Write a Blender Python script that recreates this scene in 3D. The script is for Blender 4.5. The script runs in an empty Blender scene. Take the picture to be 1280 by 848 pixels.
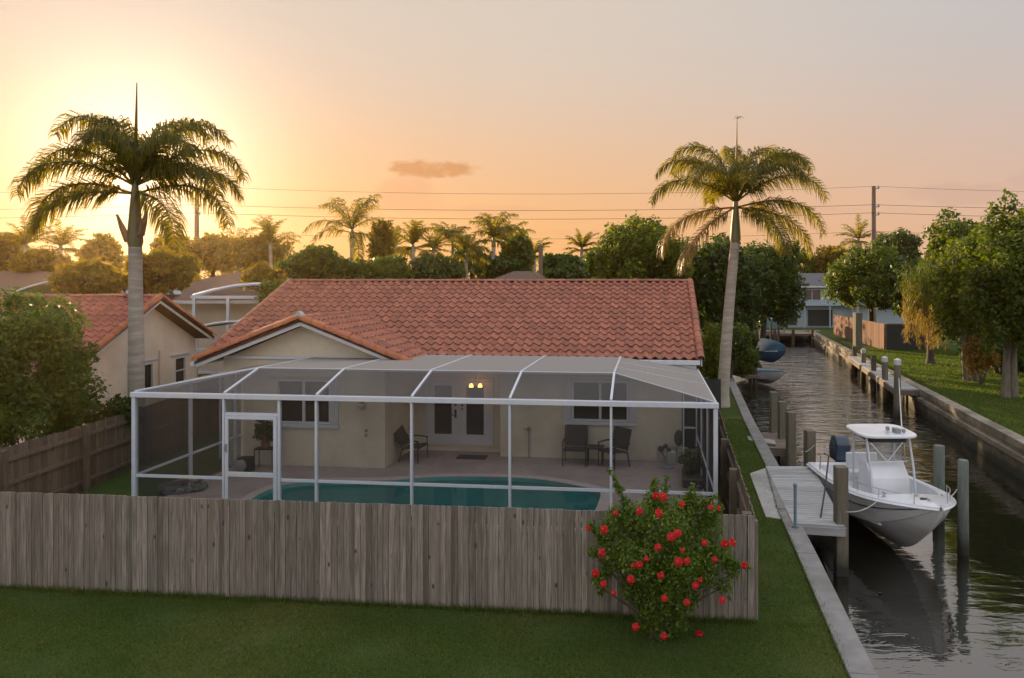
import bpy, bmesh, math, random
import numpy as np
from mathutils import Vector, Matrix
from mathutils.geometry import tessellate_polygon

S = bpy.context.scene
COL = S.collection
R = math.radians
PI = math.pi

# ---------------------------------------------------------------- camera
F, CX, HY, CH = 853.0, 720.0, 350.0, 5.1      # focal length (px of the 1280 frame), principal point, horizon row, eye height
cd = bpy.data.cameras.new("camera")
cam = bpy.data.objects.new("camera", cd)
COL.objects.link(cam)
cam.location = (0, 0, CH)
cam.rotation_euler = (R(90), 0, 0)
cd.sensor_width = 36.0
cd.lens = 36.0 * F / 1280.0
cd.shift_x = -(CX - 640) / 1280.0
cd.shift_y = -(424 - HY) / 1280.0
cd.clip_end = 3000
S.camera = cam

# ---------------------------------------------------------------- sun and sky
SUN_PX = (170, 212)
sd = Vector(((SUN_PX[0] - CX) / F, 1.0, (HY - SUN_PX[1]) / F)).normalized()
SUN_EL = math.asin(sd.z)
SUN_AZ = math.atan2(sd.x, sd.y)               # clockwise from +Y
sl = bpy.data.lights.new("sun", 'SUN')
sl.energy = 5.0
sl.angle = R(0.6)
sl.color = (1.0, 0.72, 0.42)
so = bpy.data.objects.new("sun", sl)
COL.objects.link(so)
so.rotation_euler = sd.to_track_quat('Z', 'Y').to_euler()

W = bpy.data.worlds.new("World")
S.world = W
W.use_nodes = True
wn, wl = W.node_tree.nodes, W.node_tree.links
wn.clear()
def WN(t, **k):
    n = wn.new(t)
    for a, b in k.items():
        setattr(n, a, b)
    return n
def wmath(op, a, b=None, c=None, clamp=False):
    n = WN('ShaderNodeMath', operation=op, use_clamp=clamp)
    for i, x in enumerate((a, b, c)):
        if x is None: continue
        if isinstance(x, (int, float)): n.inputs[i].default_value = x
        else: wl.new(x, n.inputs[i])
    return n.outputs[0]
def wmix(fac, a, b, mode='MIX'):
    n = WN('ShaderNodeMix', data_type='RGBA', blend_type=mode)
    for i, x in ((0, fac), (6, a), (7, b)):
        if isinstance(x, (int, float)): n.inputs[i].default_value = x
        elif isinstance(x, tuple): n.inputs[i].default_value = x + (1,)
        else: wl.new(x, n.inputs[i])
    return n.outputs[2]
SKY_STRENGTH = 0.1
sky = WN('ShaderNodeTexSky', sky_type='NISHITA')
sky.sun_disc = False
sky.sun_elevation = SUN_EL
sky.sun_rotation = SUN_AZ
sky.altitude = 0
sky.air_density = 1.3
sky.dust_density = 3.5
sky.ozone_density = 1.5
tc = WN('ShaderNodeTexCoord')
sx = WN('ShaderNodeSeparateXYZ'); wl.new(tc.outputs['Generated'], sx.inputs[0])
bg = WN('ShaderNodeBackground')
bg.inputs['Strength'].default_value = SKY_STRENGTH
out = WN('ShaderNodeOutputWorld')
wl.new(bg.outputs[0], out.inputs[0])
#SKYGRADE
# evening sky: the physical sky scattering under a warm horizon band, a pale upper sky and the glow round the low sun
def wdot(vec):
    n = WN('ShaderNodeVectorMath', operation='DOT_PRODUCT'); wl.new(tc.outputs['Generated'], n.inputs[0]); n.inputs[1].default_value = vec
    return n.outputs['Value']
def wrange(x, a, b, c=0.0, d=1.0, smooth=True):
    n = WN('ShaderNodeMapRange', interpolation_type='SMOOTHSTEP' if smooth else 'LINEAR')
    wl.new(x, n.inputs[0])
    for i, v in enumerate((a, b, c, d)): n.inputs[i + 1].default_value = v
    return n.outputs[0]
Zc = sx.outputs['Z']
elev = wmath('ABSOLUTE', Zc)
sun_cos = wdot(tuple(sd))
ang = wmath('ARCCOSINE', wmath('MINIMUM', sun_cos, 0.99999))
sunside = wrange(sun_cos, 0.30, 0.97)
east_fill = wrange(sun_cos, 0.20, -0.50)
hz_ = wmix(sunside, (0.80, 0.50, 0.345), (1.0, 0.51, 0.19))
up_ = wmix(sunside, (0.60, 0.575, 0.575), (0.77, 0.65, 0.545))
hz_ = wmix(east_fill, hz_, (1.05, 0.90, 0.86))  # sky behind the camera raised as added fill for surfaces facing it
up_ = wmix(east_fill, up_, (1.02, 1.02, 1.08))
base_ = wmix(wrange(elev, 0.0, 0.36), hz_, up_)
base_ = wmix(wrange(elev, 0.36, 0.95), base_, (1.20, 1.24, 1.34))  # zenith raised as well, part of the same added fill
# glow
g1 = wmath('EXPONENT', wmath('MULTIPLY', wmath('POWER', ang, 1.5), -30.0))
g2 = wmath('EXPONENT', wmath('MULTIPLY', ang, -3.2))
low = wrange(elev, 0.0, 0.45, 1.0, 0.25)
glow1 = wmix(g1, (0, 0, 0), (1.35, 1.15, 0.90))
glow2 = wmix(wmath('MULTIPLY', g2, low), (0, 0, 0), (0.16, 0.06, -0.07))
tot = wmix(1.0, base_, glow1, 'ADD')
tot = wmix(1.0, tot, glow2, 'ADD')
# small clouds low in the west
def cloud(px, py, wx, wz, dens, seed, col, t_in, noise=9.0):
    global tot
    c = Vector(((px - CX) / F, 1.0, (HY - py) / F))
    yy = wmath('MAXIMUM', sx.outputs['Y'], 0.05)
    a = wmath('SUBTRACT', wmath('DIVIDE', sx.outputs['X'], yy), c.x)
    b = wmath('SUBTRACT', wmath('DIVIDE', Zc, yy), c.z)
    cv = WN('ShaderNodeCombineXYZ'); wl.new(a, cv.inputs[0]); wl.new(wmath('MULTIPLY', b, 2.2), cv.inputs[1]); cv.inputs[2].default_value = seed
    nz = WN('ShaderNodeTexNoise'); nz.inputs['Scale'].default_value = noise; nz.inputs['Detail'].default_value = 6; nz.inputs['Roughness'].default_value = 0.6; wl.new(cv.outputs[0], nz.inputs['Vector'])
    r2 = wmath('ADD', wmath('POWER', wmath('DIVIDE', a, wx), 2.0), wmath('POWER', wmath('DIVIDE', b, wz), 2.0))
    f = wmath('SUBTRACT', wmath('ADD', 1.0, wmath('MULTIPLY', wmath('SUBTRACT', nz.outputs['Fac'], 0.5), 2.6)), r2)
    front = wmath('GREATER_THAN', sx.outputs['Y'], 0.05)
    m_ = wmath('MULTIPLY', wmath('MULTIPLY', wrange(f, t_in[0], t_in[1]), dens), front)
    tot = wmix(m_, tot, col)
cloud(543, 212, 0.078, 0.016, 0.9, 1.3, (0.74, 0.35, 0.15), (0.1, 0.8), 22)
cloud(512, 245, 0.060, 0.035, 0.5, 4.1, (0.86, 0.44, 0.24), (0.0, 0.9), 12)
cloud(620, 263, 0.10, 0.010, 0.25, 7.7, (0.82, 0.42, 0.25), (0.0, 0.9), 14)
cloud(1200, 243, 0.11, 0.020, 0.32, 2.2, (0.62, 0.40, 0.32), (0.0, 0.9), 12)
cloud(720, 292, 0.16, 0.006, 0.22, 5.5, (0.86, 0.46, 0.27), (0.0, 0.9), 10)
cloud(420, 262, 0.10, 0.007, 0.25, 6.6, (0.92, 0.50, 0.22), (0.0, 0.9), 12)
cloud(980, 262, 0.14, 0.007, 0.22, 8.8, (0.70, 0.43, 0.32), (0.0, 0.9), 10)
cloud(1290, 225, 0.05, 0.018, 0.3, 9.2, (0.62, 0.42, 0.36), (0.0, 0.9), 12)
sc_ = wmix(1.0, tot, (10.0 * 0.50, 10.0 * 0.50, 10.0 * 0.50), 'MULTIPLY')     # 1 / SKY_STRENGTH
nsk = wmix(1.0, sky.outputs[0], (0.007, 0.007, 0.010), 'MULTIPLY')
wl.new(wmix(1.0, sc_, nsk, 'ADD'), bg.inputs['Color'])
#ENDSKYGRADE
S.view_settings.view_transform = 'Standard'
S.view_settings.look = 'None'
S.view_settings.exposure = 0.88
S.view_settings.gamma = 1.0
S.view_settings.use_curve_mapping = False
S.render.engine = 'CYCLES'
S.cycles.use_denoising = True
S.cycles.max_bounces = 8
S.cycles.transparent_max_bounces = 16
S.cycles.volume_bounces = 0
S.cycles.caustics_reflective = False
S.cycles.caustics_refractive = False

# ---------------------------------------------------------------- helpers
def G(px, py, z=0.0):
    Y = (CH - z) * F / (py - HY)
    return Vector(((px - CX) / F * Y, Y, z))
def A(px, py, Y):
    return Vector(((px - CX) / F * Y, Y, CH - (py - HY) / F * Y))

ROOT = {}                                      # object -> world matrix of its thing
def tag(o, label=None, cat=None, group=None, kind=None):
    if label: o['label'] = label
    if cat: o['category'] = cat
    if group: o['group'] = group
    if kind: o['kind'] = kind
    return o
def thing(name, label, cat, loc=(0, 0, 0), rz=0.0, group=None):
    o = bpy.data.objects.new(name, None)
    COL.objects.link(o)
    o.empty_display_size = 0.2
    o.location = loc
    o.rotation_euler = (0, 0, rz)
    ROOT[o] = Matrix.Translation(Vector(loc)) @ Matrix.Rotation(rz, 4, 'Z')
    return tag(o, label, cat, group)
def copy_tree(o, loc=None, rz=None, sc=None, parent=None, label=None, group=None):
    c = o.copy()
    COL.objects.link(c)
    if parent: c.parent = parent
    if loc is not None: c.location = loc
    if rz is not None: c.rotation_euler = (0, 0, rz)
    if sc is not None: c.scale = (sc, sc, sc) if isinstance(sc, (int, float)) else sc
    if label: c['label'] = label
    if group: c['group'] = group
    for ch in list(o.children):
        copy_tree(ch, parent=c)
    return c
I4 = Matrix.Identity(4)
def link_mesh(name, me, mat, parent=None, base=None):
    if mat is not None:
        for m in (mat if isinstance(mat, (list, tuple)) else [mat]):
            me.materials.append(m)
    o = bpy.data.objects.new(name, me)
    COL.objects.link(o)
    if parent is not None:
        M = ROOT[parent]
        o.parent = parent
        me.transform(M.inverted())
        ROOT[o] = M
    else:
        b = Vector(base) if base is not None else Vector((0, 0, 0))
        me.transform(Matrix.Translation(-b))
        o.location = b
        ROOT[o] = Matrix.Translation(b)
    return o

class MB:
    def __init__(self, T=None):
        self.v, self.f, self.T = [], [], T
    def add(self, vs, fs):
        n = len(self.v)
        self.v += [tuple(p) for p in vs]
        self.f += [tuple(i + n for i in f) for f in fs]
    def box(self, c, s, rz=0.0, M=None, taper=1.0):
        c = Vector(c); hx, hy, hz = s[0] / 2, s[1] / 2, s[2] / 2
        vs = []
        for dz in (-1, 1):
            t = taper if dz > 0 else 1.0
            for dx, dy in ((-1, -1), (1, -1), (1, 1), (-1, 1)):
                vs.append(Vector((dx * hx * t, dy * hy * t, dz * hz)))
        m = M if M is not None else (Matrix.Rotation(rz, 3, 'Z') if rz else None)
        if m is not None: vs = [m @ p for p in vs]
        self.add([c + p for p in vs], [(3, 2, 1, 0), (4, 5, 6, 7), (0, 1, 5, 4), (1, 2, 6, 5), (2, 3, 7, 6), (3, 0, 4, 7)])
        return self
    def bx(self, x0, x1, y0, y1, z0, z1):
        return self.box(((x0 + x1) / 2, (y0 + y1) / 2, (z0 + z1) / 2), (abs(x1 - x0), abs(y1 - y0), abs(z1 - z0)))
    def bar(self, p, q, w, h, up=(0, 0, 1)):
        p, q = Vector(p), Vector(q)
        d = (q - p); L = d.length; d.normalize()
        up = Vector(up)
        if abs(d.dot(up)) > 0.98: up = Vector((0, 1, 0))
        a = d.cross(up).normalized(); b = a.cross(d).normalized()
        M = Matrix((a, b, d)).transposed()
        return self.box((p + q) / 2, (w, h, L), M=M)
    def tube(self, path, r, n=8, cap=True):
        path = [Vector(p) for p in path]
        m = len(path)
        rr = r if isinstance(r, (list, tuple)) else [r] * m
        up = Vector((0.123, 0.071, 1)).normalized()
        d0 = (path[1] - path[0]).normalized()
        a = d0.cross(up)
        if a.length < 0.2: a = d0.cross(Vector((1, 0, 0)))
        a.normalize()
        vs, fs = [], []
        for i in range(m):
            d = (path[min(i + 1, m - 1)] - path[max(i - 1, 0)]).normalized()
            a = (a - d * a.dot(d)).normalized(); b = d.cross(a)
            for k in range(n):
                t = 2 * PI * k / n
                vs.append(path[i] + (a * math.cos(t) + b * math.sin(t)) * rr[i])
        for i in range(m - 1):
            for k in range(n):
                k2 = (k + 1) % n
                fs.append((i * n + k, i * n + k2, (i + 1) * n + k2, (i + 1) * n + k))
        if cap:
            fs.append(tuple(range(n - 1, -1, -1)))
            fs.append(tuple((m - 1) * n + k for k in range(n)))
        self.add(vs, fs)
        return self
    def lathe(self, c, prof, n=16):
        c = Vector(c); vs, fs = [], []
        for r, z in prof:
            for k in range(n):
                t = 2 * PI * k / n
                vs.append(c + Vector((r * math.cos(t), r * math.sin(t), z)))
        m = len(prof)
        for i in range(m - 1):
            for k in range(n):
                k2 = (k + 1) % n
                fs.append((i * n + k, i * n + k2, (i + 1) * n + k2, (i + 1) * n + k))
        fs.append(tuple(range(n - 1, -1, -1)))
        fs.append(tuple((m - 1) * n + k for k in range(n)))
        self.add(vs, fs)
        return self
    def quad(self, *p):
        self.add(p, [tuple(range(len(p)))])
        return self
    def slab(self, poly, off):
        """a flat polygon (3-D points) given a thickness by the vector off"""
        n = len(poly); off = Vector(off)
        vs = [Vector(p) for p in poly] + [Vector(p) + off for p in poly]
        fs = [tuple(range(n - 1, -1, -1)), tuple(range(n, 2 * n))]
        fs += [(i, (i + 1) % n, n + (i + 1) % n, n + i) for i in range(n)]
        self.add(vs, fs)
        return self
    def grid(self, fn, nu, nv):
        vs = [fn(i / nu, j / nv) for j in range(nv + 1) for i in range(nu + 1)]
        fs = [(j * (nu + 1) + i, j * (nu + 1) + i + 1, (j + 1) * (nu + 1) + i + 1, (j + 1) * (nu + 1) + i) for j in range(nv) for i in range(nu)]
        self.add(vs, fs)
        return self
    def blob(self, c, r, n=8, m=6, jit=0.0, rnd=None):
        c = Vector(c); rx, ry, rz = r if isinstance(r, (tuple, list)) else (r, r, r)
        vs, fs = [], []
        for i in range(m + 1):
            p = PI * i / m - PI / 2
            for k in range(n):
                t = 2 * PI * k / n
                j = 1 + (rnd.uniform(-jit, jit) if jit else 0)
                vs.append(c + Vector((rx * math.cos(p) * math.cos(t) * j, ry * math.cos(p) * math.sin(t) * j, rz * math.sin(p) * j)))
        for i in range(m):
            for k in range(n):
                k2 = (k + 1) % n
                fs.append((i * n + k, i * n + k2, (i + 1) * n + k2, (i + 1) * n + k))
        self.add(vs, fs)
        return self
    def build(self, name, mat, parent=None, base=None, smooth=False, bevel=0.0, solid=0.0):
        me = bpy.data.meshes.new(name)
        vs = self.v if self.T is None else [tuple(self.T @ Vector(p)) for p in self.v]
        me.from_pydata(vs, [], self.f)
        if smooth:
            me.shade_smooth()
            me.set_sharp_from_angle(angle=R(40))
        me.update()
        o = link_mesh(name, me, mat, parent, base)
        if solid:
            m = o.modifiers.new("solid", 'SOLIDIFY'); m.thickness = solid; m.offset = 0
        if bevel:
            m = o.modifiers.new("bevel", 'BEVEL'); m.width = bevel; m.segments = 2; m.limit_method = 'ANGLE'; m.angle_limit = R(40)
        return o

# ---------------------------------------------------------------- materials
def nodes(name):
    m = bpy.data.materials.new(name)
    m.use_nodes = True
    n, l = m.node_tree.nodes, m.node_tree.links
    return m, n, l, n['Principled BSDF']
def col4(c): return (c[0], c[1], c[2], 1.0)
def pm(name, c1, c2=None, scale=3.0, rough=0.7, bump=0.0, bscale=None, stretch=(1, 1, 1), metal=0.0, island=0.0,
       c3=None, s3=0.5, detail=6.0, spec=0.5, coat=0.0, lo=0.35, hi=0.65, dist=0.02):
    """noise-mixed Principled; island: per-piece value change; c3: a second large-scale stain colour"""
    m, n, l, b = nodes(name)
    b.inputs['Roughness'].default_value = rough
    b.inputs['Metallic'].default_value = metal
    b.inputs['Specular IOR Level'].default_value = spec
    b.inputs['Coat Weight'].default_value = coat
    c2 = c2 or tuple(x * 0.8 for x in c1)
    t = n.new('ShaderNodeTexCoord')
    mp = n.new('ShaderNodeMapping'); mp.inputs['Scale'].default_value = stretch
    l.new(t.outputs['Object'], mp.inputs[0])
    vec = mp.outputs[0]
    rnd = None
    if island:
        g = n.new('ShaderNodeNewGeometry'); rnd = g.outputs['Random Per Island']
        ad = n.new('ShaderNodeVectorMath'); ad.operation = 'ADD'
        sc = n.new('ShaderNodeMath'); sc.operation = 'MULTIPLY'; sc.inputs[1].default_value = 37.0
        l.new(rnd, sc.inputs[0]); l.new(vec, ad.inputs[0]); l.new(sc.outputs[0], ad.inputs[1])
        vec = ad.outputs[0]
    nz = n.new('ShaderNodeTexNoise'); nz.inputs['Scale'].default_value = scale; nz.inputs['Detail'].default_value = detail
    nz.inputs['Roughness'].default_value = 0.6
    l.new(vec, nz.inputs['Vector'])
    r = n.new('ShaderNodeMapRange'); r.inputs['From Min'].default_value = lo; r.inputs['From Max'].default_value = hi
    l.new(nz.outputs['Fac'], r.inputs[0])
    mx = n.new('ShaderNodeMix'); mx.data_type = 'RGBA'
    mx.inputs[6].default_value = col4(c1); mx.inputs[7].default_value = col4(c2)
    l.new(r.outputs[0], mx.inputs[0])
    c = mx.outputs[2]
    if c3:
        n3 = n.new('ShaderNodeTexNoise'); n3.inputs['Scale'].default_value = s3; n3.inputs['Detail'].default_value = 5
        l.new(vec, n3.inputs['Vector'])
        r3 = n.new('ShaderNodeMapRange'); r3.inputs['From Min'].default_value = 0.45; r3.inputs['From Max'].default_value = 0.7
        l.new(n3.outputs['Fac'], r3.inputs[0])
        m3 = n.new('ShaderNodeMix'); m3.data_type = 'RGBA'; m3.inputs[7].default_value = col4(c3)
        l.new(r3.outputs[0], m3.inputs[0]); l.new(c, m3.inputs[6]); c = m3.outputs[2]
    if island:
        ri = n.new('ShaderNodeMapRange'); ri.inputs['To Min'].default_value = 1 - island; ri.inputs['To Max'].default_value = 1 + island
        l.new(rnd, ri.inputs[0])
        hs = n.new('ShaderNodeHueSaturation'); l.new(ri.outputs[0], hs.inputs['Value']); l.new(c, hs.inputs['Color']); c = hs.outputs[0]
    l.new(c, b.inputs['Base Color'])
    if bump:
        nb = n.new('ShaderNodeTexNoise'); nb.inputs['Scale'].default_value = bscale or scale * 4; nb.inputs['Detail'].default_value = 6
        l.new(vec, nb.inputs['Vector'])
        bp = n.new('ShaderNodeBump'); bp.inputs['Strength'].default_value = bump; bp.inputs['Distance'].default_value = dist
        l.new(nb.outputs['Fac'], bp.inputs['Height']); l.new(bp.outputs[0], b.inputs['Normal'])
    return m
def leafmat(name, c1, c2, c3=None, trans=0.4, rough=0.45, tcol=None):
    m, n, l, b = nodes(name)
    g = n.new('ShaderNodeNewGeometry')
    rp = n.new('ShaderNodeValToRGB')
    e = rp.color_ramp.elements
    e[0].color = col4(c1); e[1].color = col4(c2)
    if c3: x = e.new(0.93); x.color = col4(c2); e[-1].color = col4(c3)
    l.new(g.outputs['Random Per Island'], rp.inputs[0])
    l.new(rp.outputs[0], b.inputs['Base Color'])
    b.inputs['Roughness'].default_value = rough
    b.inputs['Specular IOR Level'].default_value = 0.3
    tr = n.new('ShaderNodeBsdfTranslucent')
    mm = n.new('ShaderNodeMix'); mm.data_type = 'RGBA'; mm.blend_type = 'MULTIPLY'; mm.inputs[0].default_value = 1.0
    l.new(rp.outputs[0], mm.inputs[6]); mm.inputs[7].default_value = col4(tcol or (2.0, 2.3, 0.6))
    l.new(mm.outputs[2], tr.inputs[0])
    mix = n.new('ShaderNodeMixShader'); mix.inputs[0].default_value = trans
    l.new(b.outputs[0], mix.inputs[1]); l.new(tr.outputs[0], mix.inputs[2])
    l.new(mix.outputs[0], n['Material Output'].inputs['Surface'])
    return m
M = {}
M['stucco'] = pm('cream_stucco', (0.64, 0.585, 0.455), (0.59, 0.535, 0.415), 6, 0.85, 0.25, 160, c3=(0.52, 0.45, 0.34), s3=0.8, dist=0.004)
M['nstucco'] = pm('peach_stucco', (0.80, 0.67, 0.55), (0.75, 0.63, 0.51), 5, 0.85, 0.25, 150, c3=(0.63, 0.52, 0.42), s3=0.7, dist=0.004)
M['white'] = pm('white_paint', (0.58, 0.60, 0.63), (0.53, 0.55, 0.58), 8, 0.45, c3=(0.62, 0.61, 0.58), s3=2)
M['alu'] = pm('white_aluminium', (0.55, 0.59, 0.66), (0.50, 0.54, 0.60), 10, 0.4, c3=(0.58, 0.58, 0.58), s3=1.5)
M['tile'] = pm('terracotta_tile', (0.39, 0.142, 0.085), (0.26, 0.088, 0.055), 7, 0.75, 0.3, 60, island=0.15, c3=(0.23, 0.09, 0.06), s3=0.9, dist=0.006)
M['ntile'] = pm('red_roof_tile', (0.36, 0.12, 0.085), (0.28, 0.085, 0.06), 7, 0.75, 0.3, 60, island=0.22, dist=0.006)
M['rake'] = pm('orange_barrel_tile', (0.46, 0.16, 0.06), (0.36, 0.11, 0.045), 5, 0.7, 0.2, 50, island=0.15, c3=(0.26, 0.09, 0.05), s3=2, dist=0.005)
M['roofdeck'] = pm('roof_underlay', (0.10, 0.05, 0.04), rough=0.9)
M['glass'] = pm('dark_room_glass', (0.02, 0.018, 0.015), (0.03, 0.026, 0.02), 2, 0.06, spec=0.6)  # darkness of the unlit rooms put into opaque panes
M['black'] = pm('black_metal', (0.02, 0.02, 0.02), rough=0.5)
M['sling'] = pm('brown_sling_fabric', (0.055, 0.048, 0.042), (0.04, 0.036, 0.032), 60, 0.8, 0.2, 200, dist=0.003)
M['wood_grey'] = pm('weathered_fence_board', (0.30, 0.26, 0.218), (0.125, 0.104, 0.086), 6, 0.85, 0.6, 12, stretch=(9, 9, 0.4), island=0.3, c3=(0.14, 0.115, 0.09), s3=1.1, dist=0.008)
M['wood_brown'] = pm('brown_fence_board', (0.15, 0.115, 0.082), (0.095, 0.07, 0.05), 5, 0.85, 0.5, 9, stretch=(6, 6, 0.5), island=0.25, c3=(0.09, 0.07, 0.05), s3=1.0, dist=0.008)
M['pile'] = pm('weathered_pile_wood', (0.19, 0.165, 0.115), (0.12, 0.105, 0.075), 3, 0.85, 0.6, 7, stretch=(5, 5, 0.6), c3=(0.09, 0.085, 0.06), s3=1.2, dist=0.012)
M['pile_green'] = pm('algae_pile_wood', (0.13, 0.17, 0.15), (0.10, 0.105, 0.085), 3, 0.85, 0.6, 7, stretch=(4, 4, 0.7), c3=(0.20, 0.21, 0.19), s3=2, dist=0.012)
M['dockwood'] = pm('grey_dock_plank', (0.40, 0.40, 0.40), (0.31, 0.31, 0.31), 4, 0.8, 0.4, 12, stretch=(1, 5, 5), island=0.12, c3=(0.26, 0.25, 0.24), s3=0.8, dist=0.006)
M['dockbrown'] = pm('brown_dock_plank', (0.19, 0.14, 0.11), (0.13, 0.1, 0.08), 4, 0.85, 0.4, 12, stretch=(1, 5, 5), island=0.15, dist=0.006)
M['concrete'] = pm('grey_concrete', (0.27, 0.26, 0.25), (0.19, 0.183, 0.172), 3, 0.9, 0.4, 40, c3=(0.18, 0.17, 0.15), s3=0.9, dist=0.008)
M['seawall'] = pm('stained_seawall', (0.30, 0.26, 0.20), (0.20, 0.17, 0.13), 2.0, 0.9, 0.5, 20, stretch=(1, 1, 2.5), c3=(0.10, 0.085, 0.06), s3=0.8, dist=0.015)
M['slab'] = pm('pale_concrete_slab', (0.42, 0.40, 0.38), (0.35, 0.33, 0.31), 3, 0.9, 0.3, 40, c3=(0.26, 0.25, 0.23), s3=0.8, dist=0.006)
M['trunk'] = pm('grey_bark', (0.20, 0.17, 0.13), (0.12, 0.10, 0.075), 4, 0.9, 0.7, 9, stretch=(3, 3, 0.8), dist=0.03)
M['darkbark'] = pm('dark_bark', (0.11, 0.085, 0.06), (0.06, 0.048, 0.035), 4, 0.9, 0.7, 9, stretch=(3, 3, 0.8), dist=0.03)
M['palmtrunk'] = pm('ringed_palm_trunk', (0.48, 0.42, 0.35), (0.33, 0.285, 0.235), 3.0, 0.9, 0.7, 5, stretch=(0.7, 0.7, 4.0), c3=(0.30, 0.27, 0.22), s3=1.0, dist=0.02)
M['shaft'] = pm('palm_crownshaft', (0.17, 0.19, 0.06), (0.20, 0.15, 0.07), 3, 0.5, stretch=(4, 4, 0.6), c3=(0.22, 0.16, 0.08), s3=1.2)
M['husk'] = pm('dry_palm_husk', (0.30, 0.19, 0.10), (0.20, 0.12, 0.06), 4, 0.9, 0.4, 12, stretch=(4, 4, 0.6))
M['frond'] = leafmat('palm_leaflet', (0.075, 0.082, 0.014), (0.150, 0.140, 0.022), (0.26, 0.17, 0.035), 0.6, 0.45, (2.5, 2.1, 0.5))
M['fronddry'] = leafmat('dry_palm_leaflet', (0.20, 0.13, 0.05), (0.30, 0.18, 0.07), (0.13, 0.12, 0.04), 0.35)
M['leaf'] = leafmat('broad_leaf_green', (0.042, 0.064, 0.008), (0.095, 0.112, 0.012), (0.19, 0.15, 0.02), 0.45)
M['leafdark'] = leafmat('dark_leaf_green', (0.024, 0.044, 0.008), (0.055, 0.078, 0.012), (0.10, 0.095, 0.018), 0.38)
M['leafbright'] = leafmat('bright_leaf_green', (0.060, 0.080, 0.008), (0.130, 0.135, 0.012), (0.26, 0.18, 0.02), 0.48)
M['leafglow'] = leafmat('sun_glow_leaf', (0.085, 0.080, 0.010), (0.165, 0.132, 0.014), (0.26, 0.16, 0.02), 0.58, 0.5, (2.3, 2.0, 0.4))  # low sun's golden glow and haze put into the leaf colour
M['leafbush'] = leafmat('glossy_bush_leaf', (0.020, 0.056, 0.006), (0.056, 0.112, 0.010), (0.14, 0.17, 0.02), 0.34)
M['leaforange'] = leafmat('orange_dry_leaf', (0.19, 0.115, 0.028), (0.27, 0.155, 0.04), (0.10, 0.10, 0.02), 0.4)
M['hib'] = leafmat('hibiscus_leaf', (0.055, 0.10, 0.014), (0.13, 0.18, 0.025), (0.34, 0.33, 0.05), 0.38, 0.3)
M['petal'] = leafmat('red_petal', (0.42, 0.004, 0.008), (0.62, 0.010, 0.016), None, 0.3, 0.5, (1.2, 0.6, 0.6))
M['yellow'] = pm('yellow_stamen', (0.55, 0.10, 0.03), rough=0.7)
M['paver'] = pm('pinkish_pavers', (0.36, 0.29, 0.265), (0.30, 0.24, 0.22), 5, 0.85, 0.3, 30, c3=(0.26, 0.21, 0.19), s3=0.9, dist=0.005)
M['coping'] = pm('pale_coping', (0.44, 0.38, 0.35), (0.38, 0.32, 0.30), 6, 0.8, 0.2, 40)
M['poolwall'] = pm('teal_plaster', (0.12, 0.62, 0.60), (0.09, 0.54, 0.53), 1.5, 0.8, c3=(0.06, 0.40, 0.42), s3=0.6)
M['rock'] = pm('dark_river_rock', (0.09, 0.095, 0.095), (0.16, 0.16, 0.155), 4, 0.8, 0.4, 20, island=0.3, dist=0.01)
M['rope'] = pm('grey_rope', (0.42, 0.40, 0.36), rough=0.9)
M['pipe'] = pm('blue_grey_pipe', (0.16, 0.24, 0.27), rough=0.5)
M['gel'] = pm('white_gelcoat', (0.76, 0.78, 0.82), (0.70, 0.72, 0.76), 3, 0.3, c3=(0.60, 0.60, 0.60), s3=0.9, coat=0.3)
M['hull'] = pm('grey_white_hull', (0.78, 0.79, 0.80), (0.72, 0.73, 0.73), 2.5, 0.35, c3=(0.46, 0.45, 0.41), s3=0.9, coat=0.3, stretch=(0.6, 0.6, 1.6))
M['navy'] = pm('navy_cowl', (0.015, 0.032, 0.06), (0.012, 0.028, 0.05), 5, 0.25, coat=0.5)
M['blue'] = pm('blue_boat_cover', (0.05, 0.12, 0.20), (0.035, 0.085, 0.15), 3, 0.7)
M['steel'] = pm('brushed_steel', (0.62, 0.62, 0.62), rough=0.3, metal=0.9)
M['poleconc'] = pm('utility_pole_wood', (0.22, 0.16, 0.12), (0.16, 0.115, 0.085), 2, 0.9, 0.4, 6, stretch=(4, 4, 0.5))
M['wire'] = pm('grey_wire', (0.12, 0.10, 0.09), rough=0.6)
M['shingle'] = pm('brown_shingle', (0.145, 0.085, 0.06), (0.10, 0.06, 0.043), 8, 0.9, 0.4, 30, stretch=(1, 1, 2), dist=0.01)
M['shinglegrey'] = pm('grey_shingle', (0.12, 0.12, 0.13), (0.09, 0.09, 0.10), 8, 0.9, 0.4, 30, dist=0.01)
M['bluewall'] = pm('pale_blue_siding', (0.36, 0.43, 0.48), (0.32, 0.385, 0.43), 3, 0.8, 0.2, 8, stretch=(0.3, 0.3, 10))
M['rustwood'] = pm('reddish_fence_wood', (0.22, 0.11, 0.07), (0.13, 0.07, 0.045), 4, 0.9, 0.4, 9, stretch=(5, 5, 0.5), island=0.3, dist=0.01)
M['darkpanel'] = pm('black_green_panel', (0.022, 0.026, 0.022), (0.03, 0.034, 0.028), 5, 0.8)
M['greyplastic'] = pm('grey_plastic', (0.26, 0.26, 0.26), (0.22, 0.22, 0.22), 5, 0.6)
M['stonepot'] = pm('pale_stone', (0.46, 0.45, 0.43), (0.38, 0.37, 0.35), 6, 0.8, 0.3, 30, dist=0.01)
M['bronze'] = pm('dark_bronze', (0.05, 0.05, 0.042), (0.07, 0.075, 0.06), 12, 0.5, 0.3, 30, dist=0.01)
M['terracotta'] = pm('clay_pot', (0.26, 0.12, 0.07), rough=0.8)
M['mat'] = pm('dark_coir_mat', (0.03, 0.027, 0.025), (0.05, 0.045, 0.04), 60, 0.95, 0.4, 150, dist=0.005)
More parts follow.
